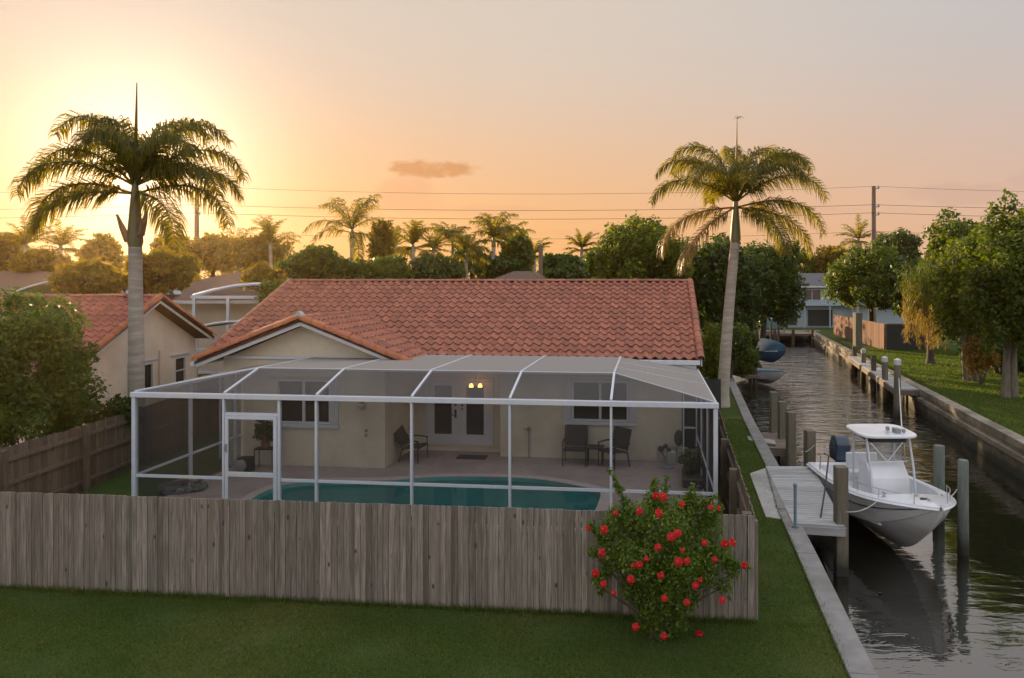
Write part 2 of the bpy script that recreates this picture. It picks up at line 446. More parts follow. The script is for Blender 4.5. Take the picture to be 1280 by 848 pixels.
M['driftwood'] = pm('pale_driftwood', (0.42, 0.36, 0.29), (0.30, 0.25, 0.2), 4, 0.9, 0.4, 12, stretch=(1, 4, 4))
M['teal'] = pm('teal_tarp', (0.12, 0.26, 0.29), (0.09, 0.2, 0.23), 4, 0.6)

def wet_band(name, z0, z1, c):
    """dark weed and wet stain where the tide reaches"""
    m = M[name]; n, l = m.node_tree.nodes, m.node_tree.links
    b = n['Principled BSDF']; src = b.inputs['Base Color'].links[0].from_socket
    g = n.new('ShaderNodeNewGeometry'); s = n.new('ShaderNodeSeparateXYZ'); l.new(g.outputs['Position'], s.inputs[0])
    nz = n.new('ShaderNodeTexNoise'); nz.inputs['Scale'].default_value = 2.5; nz.inputs['Detail'].default_value = 5; l.new(g.outputs['Position'], nz.inputs['Vector'])
    ma = n.new('ShaderNodeMath'); ma.operation = 'MULTIPLY_ADD'; ma.inputs[1].default_value = 0.5; l.new(nz.outputs['Fac'], ma.inputs[0]); l.new(s.outputs['Z'], ma.inputs[2])
    r = n.new('ShaderNodeMapRange'); r.inputs['From Min'].default_value = z1 + 0.25; r.inputs['From Max'].default_value = z0 + 0.25; l.new(ma.outputs[0], r.inputs[0])
    mx = n.new('ShaderNodeMix'); mx.data_type = 'RGBA'; l.new(r.outputs[0], mx.inputs[0]); l.new(src, mx.inputs[6]); mx.inputs[7].default_value = col4(c)
    l.new(mx.outputs[2], b.inputs['Base Color'])
for k_ in ('pile', 'pile_green', 'seawall', 'darkbark' if False else 'concrete'): wet_band(k_, -0.85, -0.45, (0.028, 0.028, 0.018))

def knots(name, c):
    """small dark knots in the boards"""
    m = M[name]; n, l = m.node_tree.nodes, m.node_tree.links
    b = n['Principled BSDF']; src = b.inputs['Base Color'].links[0].from_socket
    t = n.new('ShaderNodeTexCoord'); mp = n.new('ShaderNodeMapping'); mp.inputs['Scale'].default_value = (3.2, 3.2, 1.5); l.new(t.outputs['Object'], mp.inputs[0])
    v = n.new('ShaderNodeTexVoronoi'); v.inputs['Scale'].default_value = 1.6; v.inputs['Randomness'].default_value = 1.0; l.new(mp.outputs[0], v.inputs['Vector'])
    nz = n.new('ShaderNodeTexNoise'); nz.inputs['Scale'].default_value = 14; l.new(t.outputs['Object'], nz.inputs['Vector'])
    a = n.new('ShaderNodeMath'); a.operation = 'MULTIPLY_ADD'; a.inputs[1].default_value = 0.14; l.new(nz.outputs['Fac'], a.inputs[0]); l.new(v.outputs['Distance'], a.inputs[2])
    r = n.new('ShaderNodeMapRange'); r.inputs['From Min'].default_value = 0.20; r.inputs['From Max'].default_value = 0.13; l.new(a.outputs[0], r.inputs[0])
    mx = n.new('ShaderNodeMix'); mx.data_type = 'RGBA'; l.new(r.outputs[0], mx.inputs[0]); l.new(src, mx.inputs[6]); mx.inputs[7].default_value = col4(c)
    l.new(mx.outputs[2], b.inputs['Base Color'])
knots('wood_grey', (0.05, 0.04, 0.034)); knots('wood_brown', (0.035, 0.027, 0.02))

def screenmat(name, c, lo, hi):
    m, n, l, b = nodes(name)
    n.remove(b)
    d = n.new('ShaderNodeBsdfDiffuse'); d.inputs[0].default_value = col4(c)
    t = n.new('ShaderNodeBsdfTransparent')
    lw = n.new('ShaderNodeLayerWeight'); lw.inputs['Blend'].default_value = 0.5
    r = n.new('ShaderNodeMapRange'); r.inputs['From Min'].default_value = 0.2; r.inputs['From Max'].default_value = 0.95
    r.inputs['To Min'].default_value = lo; r.inputs['To Max'].default_value = hi
    l.new(lw.outputs['Facing'], r.inputs[0])
    mx = n.new('ShaderNodeMixShader'); l.new(r.outputs[0], mx.inputs[0]); l.new(t.outputs[0], mx.inputs[1]); l.new(d.outputs[0], mx.inputs[2])
    l.new(mx.outputs[0], n['Material Output'].inputs['Surface'])
    return m
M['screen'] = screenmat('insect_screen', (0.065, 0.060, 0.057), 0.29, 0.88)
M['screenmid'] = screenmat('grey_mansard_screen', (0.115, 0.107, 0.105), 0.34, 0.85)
M['screenroof'] = screenmat('dusty_sheen_roof_screen', (0.30, 0.275, 0.255), 0.40, 0.95)  # pollen dust plus grazing-angle brightness, both put into this paler mesh colour

def emitmat(name, c, s):
    m, n, l, b = nodes(name)
    b.inputs['Base Color'].default_value = col4(c)
    b.inputs['Emission Color'].default_value = col4(c)
    b.inputs['Emission Strength'].default_value = s
    return m
M['bulb'] = emitmat('warm_lamp_glass', (1.0, 0.42, 0.10), 4.0)

def lawnmat():
    m, n, l, b = nodes('lawn_grass')
    t = n.new('ShaderNodeTexCoord')
    def noise(s, d=6, st=None):
        x = n.new('ShaderNodeTexNoise'); x.inputs['Scale'].default_value = s; x.inputs['Detail'].default_value = d
        if st:
            mp = n.new('ShaderNodeMapping'); mp.inputs['Scale'].default_value = st
            l.new(t.outputs['Object'], mp.inputs[0]); l.new(mp.outputs[0], x.inputs['Vector'])
        else: l.new(t.outputs['Object'], x.inputs['Vector'])
        return x.outputs['Fac']
    def mr(f, a, c):
        x = n.new('ShaderNodeMapRange'); x.inputs['From Min'].default_value = a; x.inputs['From Max'].default_value = c
        l.new(f, x.inputs[0]); return x.outputs[0]
    def mix(f, a, c):
        x = n.new('ShaderNodeMix'); x.data_type = 'RGBA'; l.new(f, x.inputs[0])
        for i, y in ((6, a), (7, c)):
            if isinstance(y, tuple): x.inputs[i].default_value = col4(y)
            else: l.new(y, x.inputs[i])
        return x.outputs[2]
    c = mix(mr(noise(1.2), 0.35, 0.65), (0.052, 0.088, 0.020), (0.075, 0.105, 0.026))
    c = mix(mr(noise(28, 4), 0.35, 0.7), c, (0.035, 0.060, 0.015))
    c = mix(mr(noise(0.35, 5), 0.50, 0.70), c, (0.115, 0.115, 0.035))
    c = mix(mr(noise(0.9, 7), 0.66, 0.80), c, (0.12, 0.10, 0.05))
    l.new(c, b.inputs['Base Color'])
    b.inputs['Roughness'].default_value = 0.9
    b.inputs['Specular IOR Level'].default_value = 0.1
    bp = n.new('ShaderNodeBump'); bp.inputs['Strength'].default_value = 0.8; bp.inputs['Distance'].default_value = 0.05
    l.new(noise(45, 5), bp.inputs['Height']); l.new(bp.outputs[0], b.inputs['Normal'])
    return m
M['lawn'] = lawnmat()
M['blade'] = leafmat('grass_blade', (0.050, 0.076, 0.013), (0.100, 0.128, 0.022), (0.22, 0.18, 0.06), 0.45, 0.6)

def watermat(name, c, rough, bump, scale, stretch, dist, rotz=0.0):
    m, n, l, b = nodes(name)
    b.inputs['Base Color'].default_value = col4(c)
    b.inputs['Roughness'].default_value = rough
    b.inputs['IOR'].default_value = 1.33
    b.inputs['Specular IOR Level'].default_value = 0.5
    t = n.new('ShaderNodeTexCoord')
    mp = n.new('ShaderNodeMapping'); mp.inputs['Scale'].default_value = stretch; mp.inputs['Rotation'].default_value = (0, 0, rotz)
    l.new(t.outputs['Object'], mp.inputs[0])
    a = n.new('ShaderNodeTexNoise'); a.inputs['Scale'].default_value = scale; a.inputs['Detail'].default_value = 3; a.inputs['Distortion'].default_value = 0.6
    l.new(mp.outputs[0], a.inputs['Vector'])
    w = n.new('ShaderNodeTexNoise'); w.inputs['Scale'].default_value = scale * 0.22; w.inputs['Detail'].default_value = 2
    l.new(mp.outputs[0], w.inputs['Vector'])
    # calm patches between the ripples; the open reach further up is breezier than the water by the docks
    k = n.new('ShaderNodeTexNoise'); k.inputs['Scale'].default_value = 0.35; k.inputs['Detail'].default_value = 2
    l.new(t.outputs['Object'], k.inputs['Vector'])
    kr = n.new('ShaderNodeMapRange'); kr.inputs['From Min'].default_value = 0.35; kr.inputs['From Max'].default_value = 0.65
    kr.inputs['To Min'].default_value = 0.10; kr.inputs['To Max'].default_value = 0.62
    l.new(k.outputs['Fac'], kr.inputs[0])
    sp_ = n.new('ShaderNodeSeparateXYZ'); l.new(t.outputs['Object'], sp_.inputs[0])
    br_ = n.new('ShaderNodeMapRange'); br_.interpolation_type = 'SMOOTHSTEP'
    for i, v_ in enumerate((16.0, 36.0, 0.0, 2.8)): br_.inputs[i + 1].default_value = v_
    l.new(sp_.outputs['Y'], br_.inputs[0])
    ka = n.new('ShaderNodeMath'); ka.operation = 'ADD'; l.new(kr.outputs[0], ka.inputs[0]); l.new(br_.outputs[0], ka.inputs[1]); kr = ka
    ad = n.new('ShaderNodeMath'); ad.operation = 'MULTIPLY_ADD'; ad.inputs[1].default_value = 2.0
    l.new(w.outputs['Fac'], ad.inputs[0]); l.new(a.outputs['Fac'], ad.inputs[2])
    mu = n.new('ShaderNodeMath'); mu.operation = 'MULTIPLY'; l.new(ad.outputs[0], mu.inputs[0]); l.new(kr.outputs[0], mu.inputs[1])
    bp = n.new('ShaderNodeBump'); bp.inputs['Strength'].default_value = bump; bp.inputs['Distance'].default_value = dist
    l.new(mu.outputs[0], bp.inputs['Height']); l.new(bp.outputs[0], b.inputs['Normal'])
    return m
def canalmat(*a):
    m = watermat(*a)
    n, l = m.node_tree.nodes, m.node_tree.links
    b = n['Principled BSDF']; nrm = b.inputs['Normal'].links[0].from_socket
    b.inputs['Specular IOR Level'].default_value = 0.0
    g = n.new('ShaderNodeBsdfGlossy'); g.inputs['Roughness'].default_value = a[2]; g.inputs['Color'].default_value = (0.97, 0.97, 0.97, 1)
    fr = n.new('ShaderNodeFresnel'); fr.inputs['IOR'].default_value = 1.33
    pw = n.new('ShaderNodeMath'); pw.operation = 'POWER'; pw.inputs[1].default_value = 0.48
    l.new(nrm, g.inputs['Normal']); l.new(nrm, fr.inputs['Normal']); l.new(fr.outputs[0], pw.inputs[0])
    mx = n.new('ShaderNodeMixShader'); l.new(pw.outputs[0], mx.inputs[0]); l.new(b.outputs[0], mx.inputs[1]); l.new(g.outputs[0], mx.inputs[2])
    l.new(mx.outputs[0], n['Material Output'].inputs['Surface'])
    return m
M['canal'] = canalmat('canal_water', (0.012, 0.012, 0.008), 0.03, 0.6, 3.2, (0.55, 1.5, 1), 0.035, R(8))
def poolwater():
    m, n, l, b = nodes('pool_water')
    n.remove(b)
    t = n.new('ShaderNodeBsdfTransparent'); t.inputs[0].default_value = (0.72, 0.93, 0.93, 1)
    g = n.new('ShaderNodeBsdfGlossy'); g.inputs['Roughness'].default_value = 0.03
    fr = n.new('ShaderNodeFresnel'); fr.inputs['IOR'].default_value = 1.33
    nz = n.new('ShaderNodeTexNoise'); nz.inputs['Scale'].default_value = 3.0
    tc2 = n.new('ShaderNodeTexCoord'); l.new(tc2.outputs['Object'], nz.inputs['Vector'])
    bp = n.new('ShaderNodeBump'); bp.inputs['Strength'].default_value = 0.15; bp.inputs['Distance'].default_value = 0.02
    l.new(nz.outputs['Fac'], bp.inputs['Height']); l.new(bp.outputs[0], g.inputs['Normal']); l.new(bp.outputs[0], fr.inputs['Normal'])
    mx = n.new('ShaderNodeMixShader'); l.new(fr.outputs[0], mx.inputs[0]); l.new(t.outputs[0], mx.inputs[1]); l.new(g.outputs[0], mx.inputs[2])
    l.new(mx.outputs[0], n['Material Output'].inputs['Surface'])
    return m
M['poolwater'] = poolwater()
# ================================================================ SETTING
HA = R(6.0)
HF = Matrix.Rotation(-HA, 4, 'Z')              # house frame: u along the front, v into the depth
def uv(u, v, z=0.0): return HF @ Vector((u, v, z))
def to_uv(p): return HF.inverted() @ Vector(p)

WATER_Z = -1.0
LW = [(1.6, -14), (3.45, 5.0), (3.86, 8.73), (4.45, 12.6), (4.80, 15.0), (5.53, 18.6), (6.35, 24.2), (7.85, 33.5), (9.6, 44), (12.6, 56), (16.4, 67)]
RWX = lambda y: 13.5 + 0.2 * (y - 20.6)
RW = [(RWX(y), y) for y in (-14, 8, 20.6, 31.3, 45, 67)]

pool_px = [(296, 642), (311, 626), (335, 612.5), (367, 603.5), (420, 601.5), (485, 601.5), (512, 599), (540, 596.5), (590, 596), (640, 597), (680, 600), (712, 605.5), (738, 611), (752, 615), (748, 630), (741, 644), (700, 652), (520, 650), (400, 648)]
pool_xy = [G(a, b, 0.06) for a, b in pool_px]
def smooth_loop(p, n=3):
    for _ in range(n):
        q = []
        for i in range(len(p)):
            a, b = p[i], p[(i + 1) % len(p)]
            q += [a * 0.75 + b * 0.25, a * 0.25 + b * 0.75]
        p = q
    return p
pool_loop = smooth_loop([Vector((p.x, p.y, 0)) for p in pool_xy], 2)
pool_c = sum(pool_loop, Vector()) / len(pool_loop)
def offset_loop(p, d):
    n = len(p); q = []
    ar = sum(p[i].x * p[(i + 1) % n].y - p[(i + 1) % n].x * p[i].y for i in range(n))
    sg = 1 if ar > 0 else -1
    for i in range(n):
        t = (p[(i + 1) % n] - p[i - 1]).normalized()
        q.append(p[i] + Vector((t.y, -t.x, 0)) * d * sg)
    return q
cop_loop = offset_loop(pool_loop, 0.26)

def sheet(name, loops, z, mat, kind='structure', edge=0.0, **k):
    loops = [[Vector((p[0], p[1], 0)) for p in lp] for lp in loops]
    tri = tessellate_polygon(loops)
    flat = [p for lp in loops for p in lp]
    mb = MB()
    fs = []
    for t in tri:
        a, b, c = (flat[i] for i in t)
        fs.append(tuple(t) if (b - a).cross(c - a).z > 0 else tuple(reversed(t)))
    mb.add([(p.x, p.y, z) for p in flat], fs)
    if edge:
        lp = loops[0]
        for i in range(len(lp)):
            a, b = lp[i], lp[(i + 1) % len(lp)]
            mb.quad((a.x, a.y, z), (b.x, b.y, z), (b.x, b.y, z - edge), (a.x, a.y, z - edge))
    o = mb.build(name, mat)
    if kind: o['kind'] = kind
    return o

ground_outer = [(-700, -14)] + LW + list(reversed(RW)) + [(700, -14), (700, 1400), (-700, 1400)]
sheet('ground_lawn', [ground_outer, [(p.x, p.y) for p in cop_loop]], 0.0, M['lawn'])
wat = MB()
ys = [-14] + list(range(2, 68, 3)) + [68]
wat.quad((-3, -14, WATER_Z), (16, -14, WATER_Z), (28, 67.3, WATER_Z), (6.0, 67.3, WATER_Z))
tag(wat.build('canal_water', M['canal']), kind='structure')
bed = MB(); bed.quad((-6, -14, -2.6), (20, -14, -2.6), (30, 68, -2.6), (3, 68, -2.6))
tag(bed.build('canal_bed', M['darkbark']), kind='structure')

# pool deck with the pool let into it
deck_outer = [uv(-11.2, 13.62), uv(1.42, 13.62), uv(1.42, 20.6), uv(-11.2, 20.6)]
sheet('pool_deck', [[(p.x, p.y) for p in deck_outer], [(p.x, p.y) for p in cop_loop]], 0.06, M['paver'], edge=0.1)
pw = MB()
n = len(pool_loop)
for i in range(n):
    a, b = pool_loop[i], pool_loop[(i + 1) % n]
    pw.quad((a.x, a.y, 0.06), (b.x, b.y, 0.06), (b.x, b.y, -1.3), (a.x, a.y, -1.3))
pw.add([(p.x, p.y, -1.3) for p in pool_loop], [tuple(range(n))])
tag(pw.build('pool_basin', M['poolwall']), kind='structure')
sheet('pool_water', [[(p.x, p.y) for p in offset_loop(pool_loop, -0.004)]], -0.03, M['poolwater'])
cp = MB()
for i in range(n):
    j = (i + 1) % n
    a, b, c, d = pool_loop[i], pool_loop[j], cop_loop[j], cop_loop[i]
    cp.quad((a.x, a.y, 0.072), (d.x, d.y, 0.072), (c.x, c.y, 0.072), (b.x, b.y, 0.072))
    cp.quad((d.x, d.y, 0.072), (d.x, d.y, -0.02), (c.x, c.y, -0.02), (c.x, c.y, 0.072))
    cp.quad((a.x, a.y, 0.072), (b.x, b.y, 0.072), (b.x, b.y, -0.05), (a.x, a.y, -0.05))
tag(cp.build('pool_coping', M['coping']), kind='structure')

# seawalls
def seawall(line, side, label, capw, capz, name='seawall', mat='seawall', capmat='concrete', panel=0):
    """line: outer (water) edge from near to far; side: +1 bank lies to the left (-X)"""
    base = (line[1][0], line[1][1], 0)
    root = thing(name, label, 'seawall', base)
    wall, cap = MB(), MB()
    pts = [Vector((x, y, 0)) for x, y in line]
    dense = []
    for a, b in zip(pts, pts[1:]):
        k = max(1, int((b - a).length / 2.4))
        for i in range(k): dense.append(a + (b - a) * i / k)
    dense.append(pts[-1])
    rnd = random.Random(3)
    for i, (a, b) in enumerate(zip(dense, dense[1:])):
        d = (b - a).normalized(); nrm = Vector((-d.y, d.x, 0)) * side
        a2, b2 = a + d * 0.008, b - d * 0.008
        o1, o2 = nrm * 0.04, nrm * 0.30
        wall.slab([a2 + o1 + Vector((0, 0, -2.0)), b2 + o1 + Vector((0, 0, -2.0)), b2 + o1 + Vector((0, 0, capz - 0.24)), a2 + o1 + Vector((0, 0, capz - 0.24))], nrm * 0.2)
        jz = rnd.uniform(-0.008, 0.008)
        cap.slab([a2 + Vector((0, 0, capz - 0.25 + jz)), b2 + Vector((0, 0, capz - 0.25 + jz)), b2 + nrm * capw + Vector((0, 0, capz - 0.25 + jz)), a2 + nrm * capw + Vector((0, 0, capz - 0.25 + jz))], (0, 0, 0.25))
    wall.build('wall_face', M[mat], root)
    cap.build('wall_cap', M[capmat], root, bevel=0.015)
    return root
seawall(LW, 1, 'low concrete seawall with a narrow grey cap below the fenced garden', 0.36, 0.05)
rr = seawall(RW, -1, 'tall stained timber faced seawall with wide cap along the far lawn', 0.42, 0.16, capmat='seawall')
wl_ = MB()
for z in (-0.30,):
    a, b = Vector((RWX(4), 4, z)), Vector((RWX(66.5), 66.5, z))
    wl_.bar(a + Vector((-0.03, 0, 0)), b + Vector((-0.03, 0, 0)), 0.14, 0.16)
wl_.build('waler_beam', M['seawall'], rr)
seawall([(16.2, 67.0), (24.0, 67.0)], 1, 'grey concrete seawall closing the far end of the canal', 0.5, 0.12, mat='concrete')

# slab and dock beside the boat
sl_ = MB()
P = [G(937, 593), G(957, 586), G(989.5, 652), G(957, 647)]
sl_.slab([p + Vector((0, 0, -0.05)) for p in P], (0, 0, 0.075))
tag(sl_.build('concrete_slab', M['slab'], base=P[0], bevel=0.01), 'pale concrete slab in the grass beside the boat dock', 'slab')
sp = MB()
P = [G(934, 546), G(968, 551), G(970, 556), G(936, 551)]
sp.slab([p + Vector((0, 0, -0.03)) for p in P], (0, 0, 0.05))
tag(sp.build('stepping_slab', M['slab'], base=P[0]), 'small narrow concrete strip in the grass behind the slab', 'slab')

def plank_deck(root, quad4, z, mat, n, th=0.045, name='deck_boards'):
    """quad4: near-left, near-right, far-right, far-left; planks run across"""
    mb = MB(); a, b, c, d = [Vector((p[0], p[1], z)) for p in quad4]
    for i in range(n):
        t0, t1 = (i + 0.04) / n, (i + 0.96) / n
        mb.slab([a.lerp(d, t0), b.lerp(c, t0), b.lerp(c, t1), a.lerp(d, t1)], (0, 0, th))
    return mb.build(name, M[mat], root)
dk = thing('boat_dock', 'pale grey plank dock between the slab and the white boat', 'dock', G(992, 657, 0))
Q = [G(991, 658), G(1056, 662), G(1016, 586), G(957, 586)]
plank_deck(dk, Q, 0.02, 'dockwood', 32)
fr = MB()
q = [Vector((p.x, p.y, -0.062)) for p in Q]
fr.bar(q[0], q[1], 0.06, 0.16); fr.bar(q[1], q[2], 0.06, 0.16); fr.bar(q[2], q[3], 0.06, 0.16)
fr.bar(q[0].lerp(q[3], .35), q[1].lerp(q[2], .35), 0.06, 0.18); fr.bar(q[0].lerp(q[3], .7), q[1].lerp(q[2], .7), 0.06, 0.18)
fr.build('dock_frame', M['pipe'] if False else M['dockwood'], dk)

def pile(px, py_base, py_top, Y, w, label, mat='pile', cap=None, group=None, sq=True, zb=-2.3, name='dock_pile', sub=None):
    x = (px - CX) / F * Y
    zt = CH - (py_top - HY) / F * Y
    mb = MB()
    r = w / 2
    rnd = random.Random(int(px * 7 + py_top))
    if sq:
        mb.box((x, Y, (zt + zb) / 2), (w, w, zt - zb), rz=rnd.uniform(-0.15, 0.15))
    else:
        zs = [zb, WATER_Z, (WATER_Z + zt) / 2, zt - 0.03, zt]
        lean = rnd.uniform(-0.015, 0.015)
        mb.tube([(x + lean * (z - zt), Y, z) for z in zs], [r * 1.08, r * 1.05, r, r * 0.97, r * 0.86], 14)
    if cap:
        root = thing(name, label, 'dock pile', (x, Y, zb), group=group)
        mb.build('shaft', M[mat], root, smooth=not sq, bevel=0.012 if sq else 0)
        c = MB()
        if sq: c.box((x, Y, zt + 0.02), (w * 1.06, w * 1.06, 0.05))
        else: c.lathe((x, Y, zt), [(r * 1.04, -0.22), (r * 1.04, 0.0), (r * 0.15, 0.07)], 12)
        c.build('cap', M[cap], root)
        return root
    o = mb.build(name, M[mat], base=(x, Y, zb), smooth=not sq, bevel=0.012 if sq else 0)
    return tag(o, label, 'dock pile', group)
pile(1051, 0, 583, 14.15, 0.24, 'grey square pile at the near corner of the boat dock', 'pile')
pile(1012, 0, 538, 18.9, 0.25, 'square pile at the far corner of the boat dock by the stern', 'pile')
pile(967, 0, 490, 23.9, 0.24, 'farthest of the three square piles at the little wooden landing', 'pile')
pile(977.5, 0, 502, 22.2, 0.23, 'middle pile of the three at the little wooden landing', 'pile')
pile(988.5, 0, 515, 20.6, 0.24, 'nearest of the three square piles at the little wooden landing', 'pile')
pile(1174, 0, 557, 17.2, 0.27, 'round greenish pile nearest behind the white boat bow', 'pile_green', sq=False)
pile(1204, 0, 575, 15.2, 0.225, 'round weathered pile standing alone right of the white boat', 'pile_green', sq=False)
ld = thing('wooden_landing', 'little brown wooden landing between three square piles', 'dock', G(960, 560, -0.1))
Q = [G(957, 562, -0.1), G(985, 563, -0.1), G(979, 543, -0.1), G(950, 543, -0.1)]
plank_deck(ld, Q, -0.1, 'dockbrown', 11)
fr = MB(); q = [Vector((p.x, p.y, -0.2)) for p in Q]
fr.bar(q[0], q[1], 0.06, 0.18); fr.bar(q[1], q[2], 0.06, 0.18); fr.bar(q[2], q[3], 0.06, 0.18)
fr.build('dock_frame', M['dockbrown'], ld)

# long narrow dock on the far bank with five capped piles
fd = thing('bank_dock', 'long narrow grey dock against the far seawall', 'dock', (RWX(31), 31, 0))
Q = [(14.55, 31.0), (15.75, 31.0), (18.35, 44.6), (17.75, 44.6)]
plank_deck(fd, Q, 0.08, 'dockwood', 60)
fr = MB(); q = [Vector((p[0], p[1], -0.04)) for p in Q]
fr.bar(q[0], q[1], 0.08, 0.24); fr.bar(q[0], q[3], 0.08, 0.24)
for t in (0.05, 0.5, 0.95):
    p = q[0].lerp(q[3], t); fr.bar((p.x + 0.2, p.y, -2.2), (p.x + 0.2, p.y, 0.05), 0.2, 0.2)
fr.build('dock_frame', M['dockbrown'], fd)
for px, pt, Y, cap, lab in ((1122, 450, 30.5, 'white', 'white capped pile nearest on the far bank dock'),
                            (1106, 447, 34.0, 'white', 'white capped pile second nearest on the far bank dock'),
                            (1092, 444, 37.4, None, 'short dark pile without cap in the middle of the far bank dock'),
                            (1079.5, 437, 41.0, 'stonepot', 'pale capped pile fourth along the far bank dock'),
                            (1068, 433, 44.6, None, 'tall dark pile at the far end of the far bank dock')):
    pile(px, 0, pt, Y, 0.30, lab, 'darkbark' if not cap else 'pile', cap, sq=False)

# ================================================================ FENCES
def fence(name, label, p0, p1, h, mat, rail_side, post_sp=2.4, bw=0.135, seed=1, posts=True, rails=(0.25, 0.85, 1.35), hvar=0.012, wob=0.0, cat='fence', postw=0.11, post_dz=0.02):
    rnd = random.Random(seed)
    p0, p1 = Vector((p0[0], p0[1], 0)), Vector((p1[0], p1[1], 0))
    d = (p1 - p0); L = d.length; d.normalize()
    nrm = Vector((-d.y, d.x, 0)) * rail_side
    root = thing(name, label, cat, p0)
    b = MB(); s = 0.0
    up = Vector((0, 0, 1))
    while s < L:
        w = bw * rnd.uniform(0.92, 1.06)
        e = min(s + w, L)
        hh = h + rnd.uniform(-hvar, hvar) + wob * math.sin(s * 0.9)
        off = nrm * rnd.uniform(-0.006, 0.004)
        a = p0 + d * (s + 0.003) + off; c = p0 + d * (e - 0.004) + off
        t = (e - s) * 0.12
        lean = d * rnd.uniform(-0.006, 0.006)
        b.slab([a + up * 0.02, c + up * 0.02, c + lean + up * (hh - t * 0.7), c + lean - d * t + up * hh, a + lean + d * t + up * hh, a + lean + up * (hh - t * 0.7)], nrm * 0.019)
        s += w
    b.build('fence_boards', M[mat], root)
    for z in rails:
        MB().bar(p0 + nrm * 0.045 + up * z, p1 + nrm * 0.045 + up * z, 0.04, 0.085).build('rail', M[mat], root)
    if posts:
        k = max(1, round(L / post_sp))
        for i in range(k + 1):
            q = p0 + d * (L * i / k)
            m = MB().box(q + nrm * 0.115 + up * ((h + post_dz) * 0.5 - rnd.uniform(0, 0.03)), (postw, postw, h + post_dz), rz=math.atan2(d.y, d.x))
            m.build('post', M[mat], root, bevel=0.006)
    return root
FL, FR = Vector((-11.85, 11.52, 0)), Vector((2.67, 10.17, 0))
fence('wooden_fence', 'weathered grey board fence across the front behind the red shrub', FL, FR, 1.585, 'wood_grey', 1, seed=5, hvar=0.007, bw=0.094, post_dz=-0.08)
fence('wooden_fence', 'brown board fence with posts and rails along the left side of the garden', (-11.85, 11.62), (-12.0, 26.0), 1.6, 'wood_brown', -1, seed=7, wob=0.02)
fence('wooden_fence', 'dark board fence running back beside the grass strip by the canal', (2.69, 10.28), (4.75, 24.5), 1.58, 'wood_brown', 1, seed=9, wob=0.03, postw=0.14, hvar=0.03)

# ================================================================ HOUSE
def wall_rects(mb, u0, u1, z0, z1, v0, v1, holes):
    us = sorted(set([u0, u1] + [h[0] for h in holes] + [h[1] for h in holes]))
    zs = sorted(set([z0, z1] + [h[2] for h in holes] + [h[3] for h in holes]))
    for a, b in zip(us, us[1:]):
        col = []
        for c, d in zip(zs, zs[1:]):
            cu, cz = (a + b) / 2, (c + d) / 2
            if any(h[0] < cu < h[1] and h[2] < cz < h[3] for h in holes): continue
            if col and abs(col[-1][1] - c) < 1e-6: col[-1][1] = d
            else: col.append([c, d])
        for c, d in col: mb.bx(a, b, v0, v1, c, d)

def tile_roof(mb, O, U, Sd, width, length, tw=0.262, course=0.33, amp=0.05, seed=1, seg=7, skip=None):
    """S-tiles: O top-left corner (ridge), U along the ridge, Sd down the slope; every tile an island"""
    rnd = random.Random(seed)
    O, U, Sd = Vector(O), Vector(U).normalized(), Vector(Sd).normalized()
    N = U.cross(Sd).normalized()
    if N.z < 0: N = -N
    flip = (U.cross(Sd)).z < 0
    nc, nt = max(1, round(length / course)), max(1, round(width / tw))
    course, tw = length / nc, width / nt
    for i in range(nc):
        for j in range(nt):
            t0, t1 = i * course - 0.03, (i + 1) * course + rnd.uniform(-0.006, 0.006)
            u0 = j * tw + rnd.uniform(-0.004, 0.004)
            if skip and skip(O + U * (u0 + tw / 2) + Sd * (t0 + t1) / 2): continue
            dn = rnd.uniform(-0.004, 0.004)
            tilt = rnd.uniform(-0.004, 0.004)
            vs, fs = [], []
            for r_, (t, base) in enumerate(((t0, 0.012), (t1, 0.052), (t1 - 0.004, 0.018))):
                for k in range(seg + 1):
                    x = k / seg
                    w = math.cos(2 * PI * (x - 0.30))
                    w = w if w > -0.55 else -0.55
                    vs.append(O + U * (u0 + (x * 1.04) * tw) + Sd * t + N * (base + dn + amp * w + tilt * x))
            for r_ in range(2):
                for k in range(seg):
                    a = r_ * (seg + 1) + k
                    q = (a, a + 1, a + seg + 2, a + seg + 1)
                    fs.append(q if flip else tuple(reversed(q)))
            mb.add(vs, fs)
def barrel_row(mb, a, b, r, step=0.36, seed=2, lap=0.05, up=(0, 0, 1), arc=PI, squash=1.0):
    rnd = random.Random(seed)
    a, b = Vector(a), Vector(b)
    d = b - a; L = d.length; d.normalize()
    up = Vector(up); s = d.cross(up).normalized(); up2 = s.cross(d).normalized()
    k = max(1, round(L / step)); st = L / k
    for i in range(k):
        p, q = a + d * (i * st - lap), a + d * ((i + 1) * st)
        vs, fs = [], []
        n_ = 8
        j = rnd.uniform(-0.005, 0.005)
        for r_, (c, rr_) in enumerate(((p, r * 0.86), (q, r), (q, r - 0.02))):
            for m in range(n_ + 1):
                t = (PI - arc) / 2 + arc * m / n_
                vs.append(c + s * (math.cos(t) * rr_) + up2 * (math.sin(t) * rr_ * squash + j))
        for r_ in range(2):
            for m in range(n_):
                x = r_ * (n_ + 1) + m
                fs.append((x, x + n_ + 1, x + n_ + 2, x + 1))
        mb.add(vs, fs)

V_EAVE, V_RIDGE, V_BACK = 18.62, 23.2, 27.8
Z_EAVE, Z_RIDGE = 2.97, 5.03
U_L, U_R = -12.72, 1.42
SL = (Z_RIDGE - Z_EAVE) / (V_RIDGE - V_EAVE)
house = thing('tile_roof_house', 'cream stucco house with a red tile roof behind the pool enclosure', 'house', uv(-5.5, 20), -HA)
w = MB(HF)
WWL, WWR = -11.58, -6.99                          # wing walls
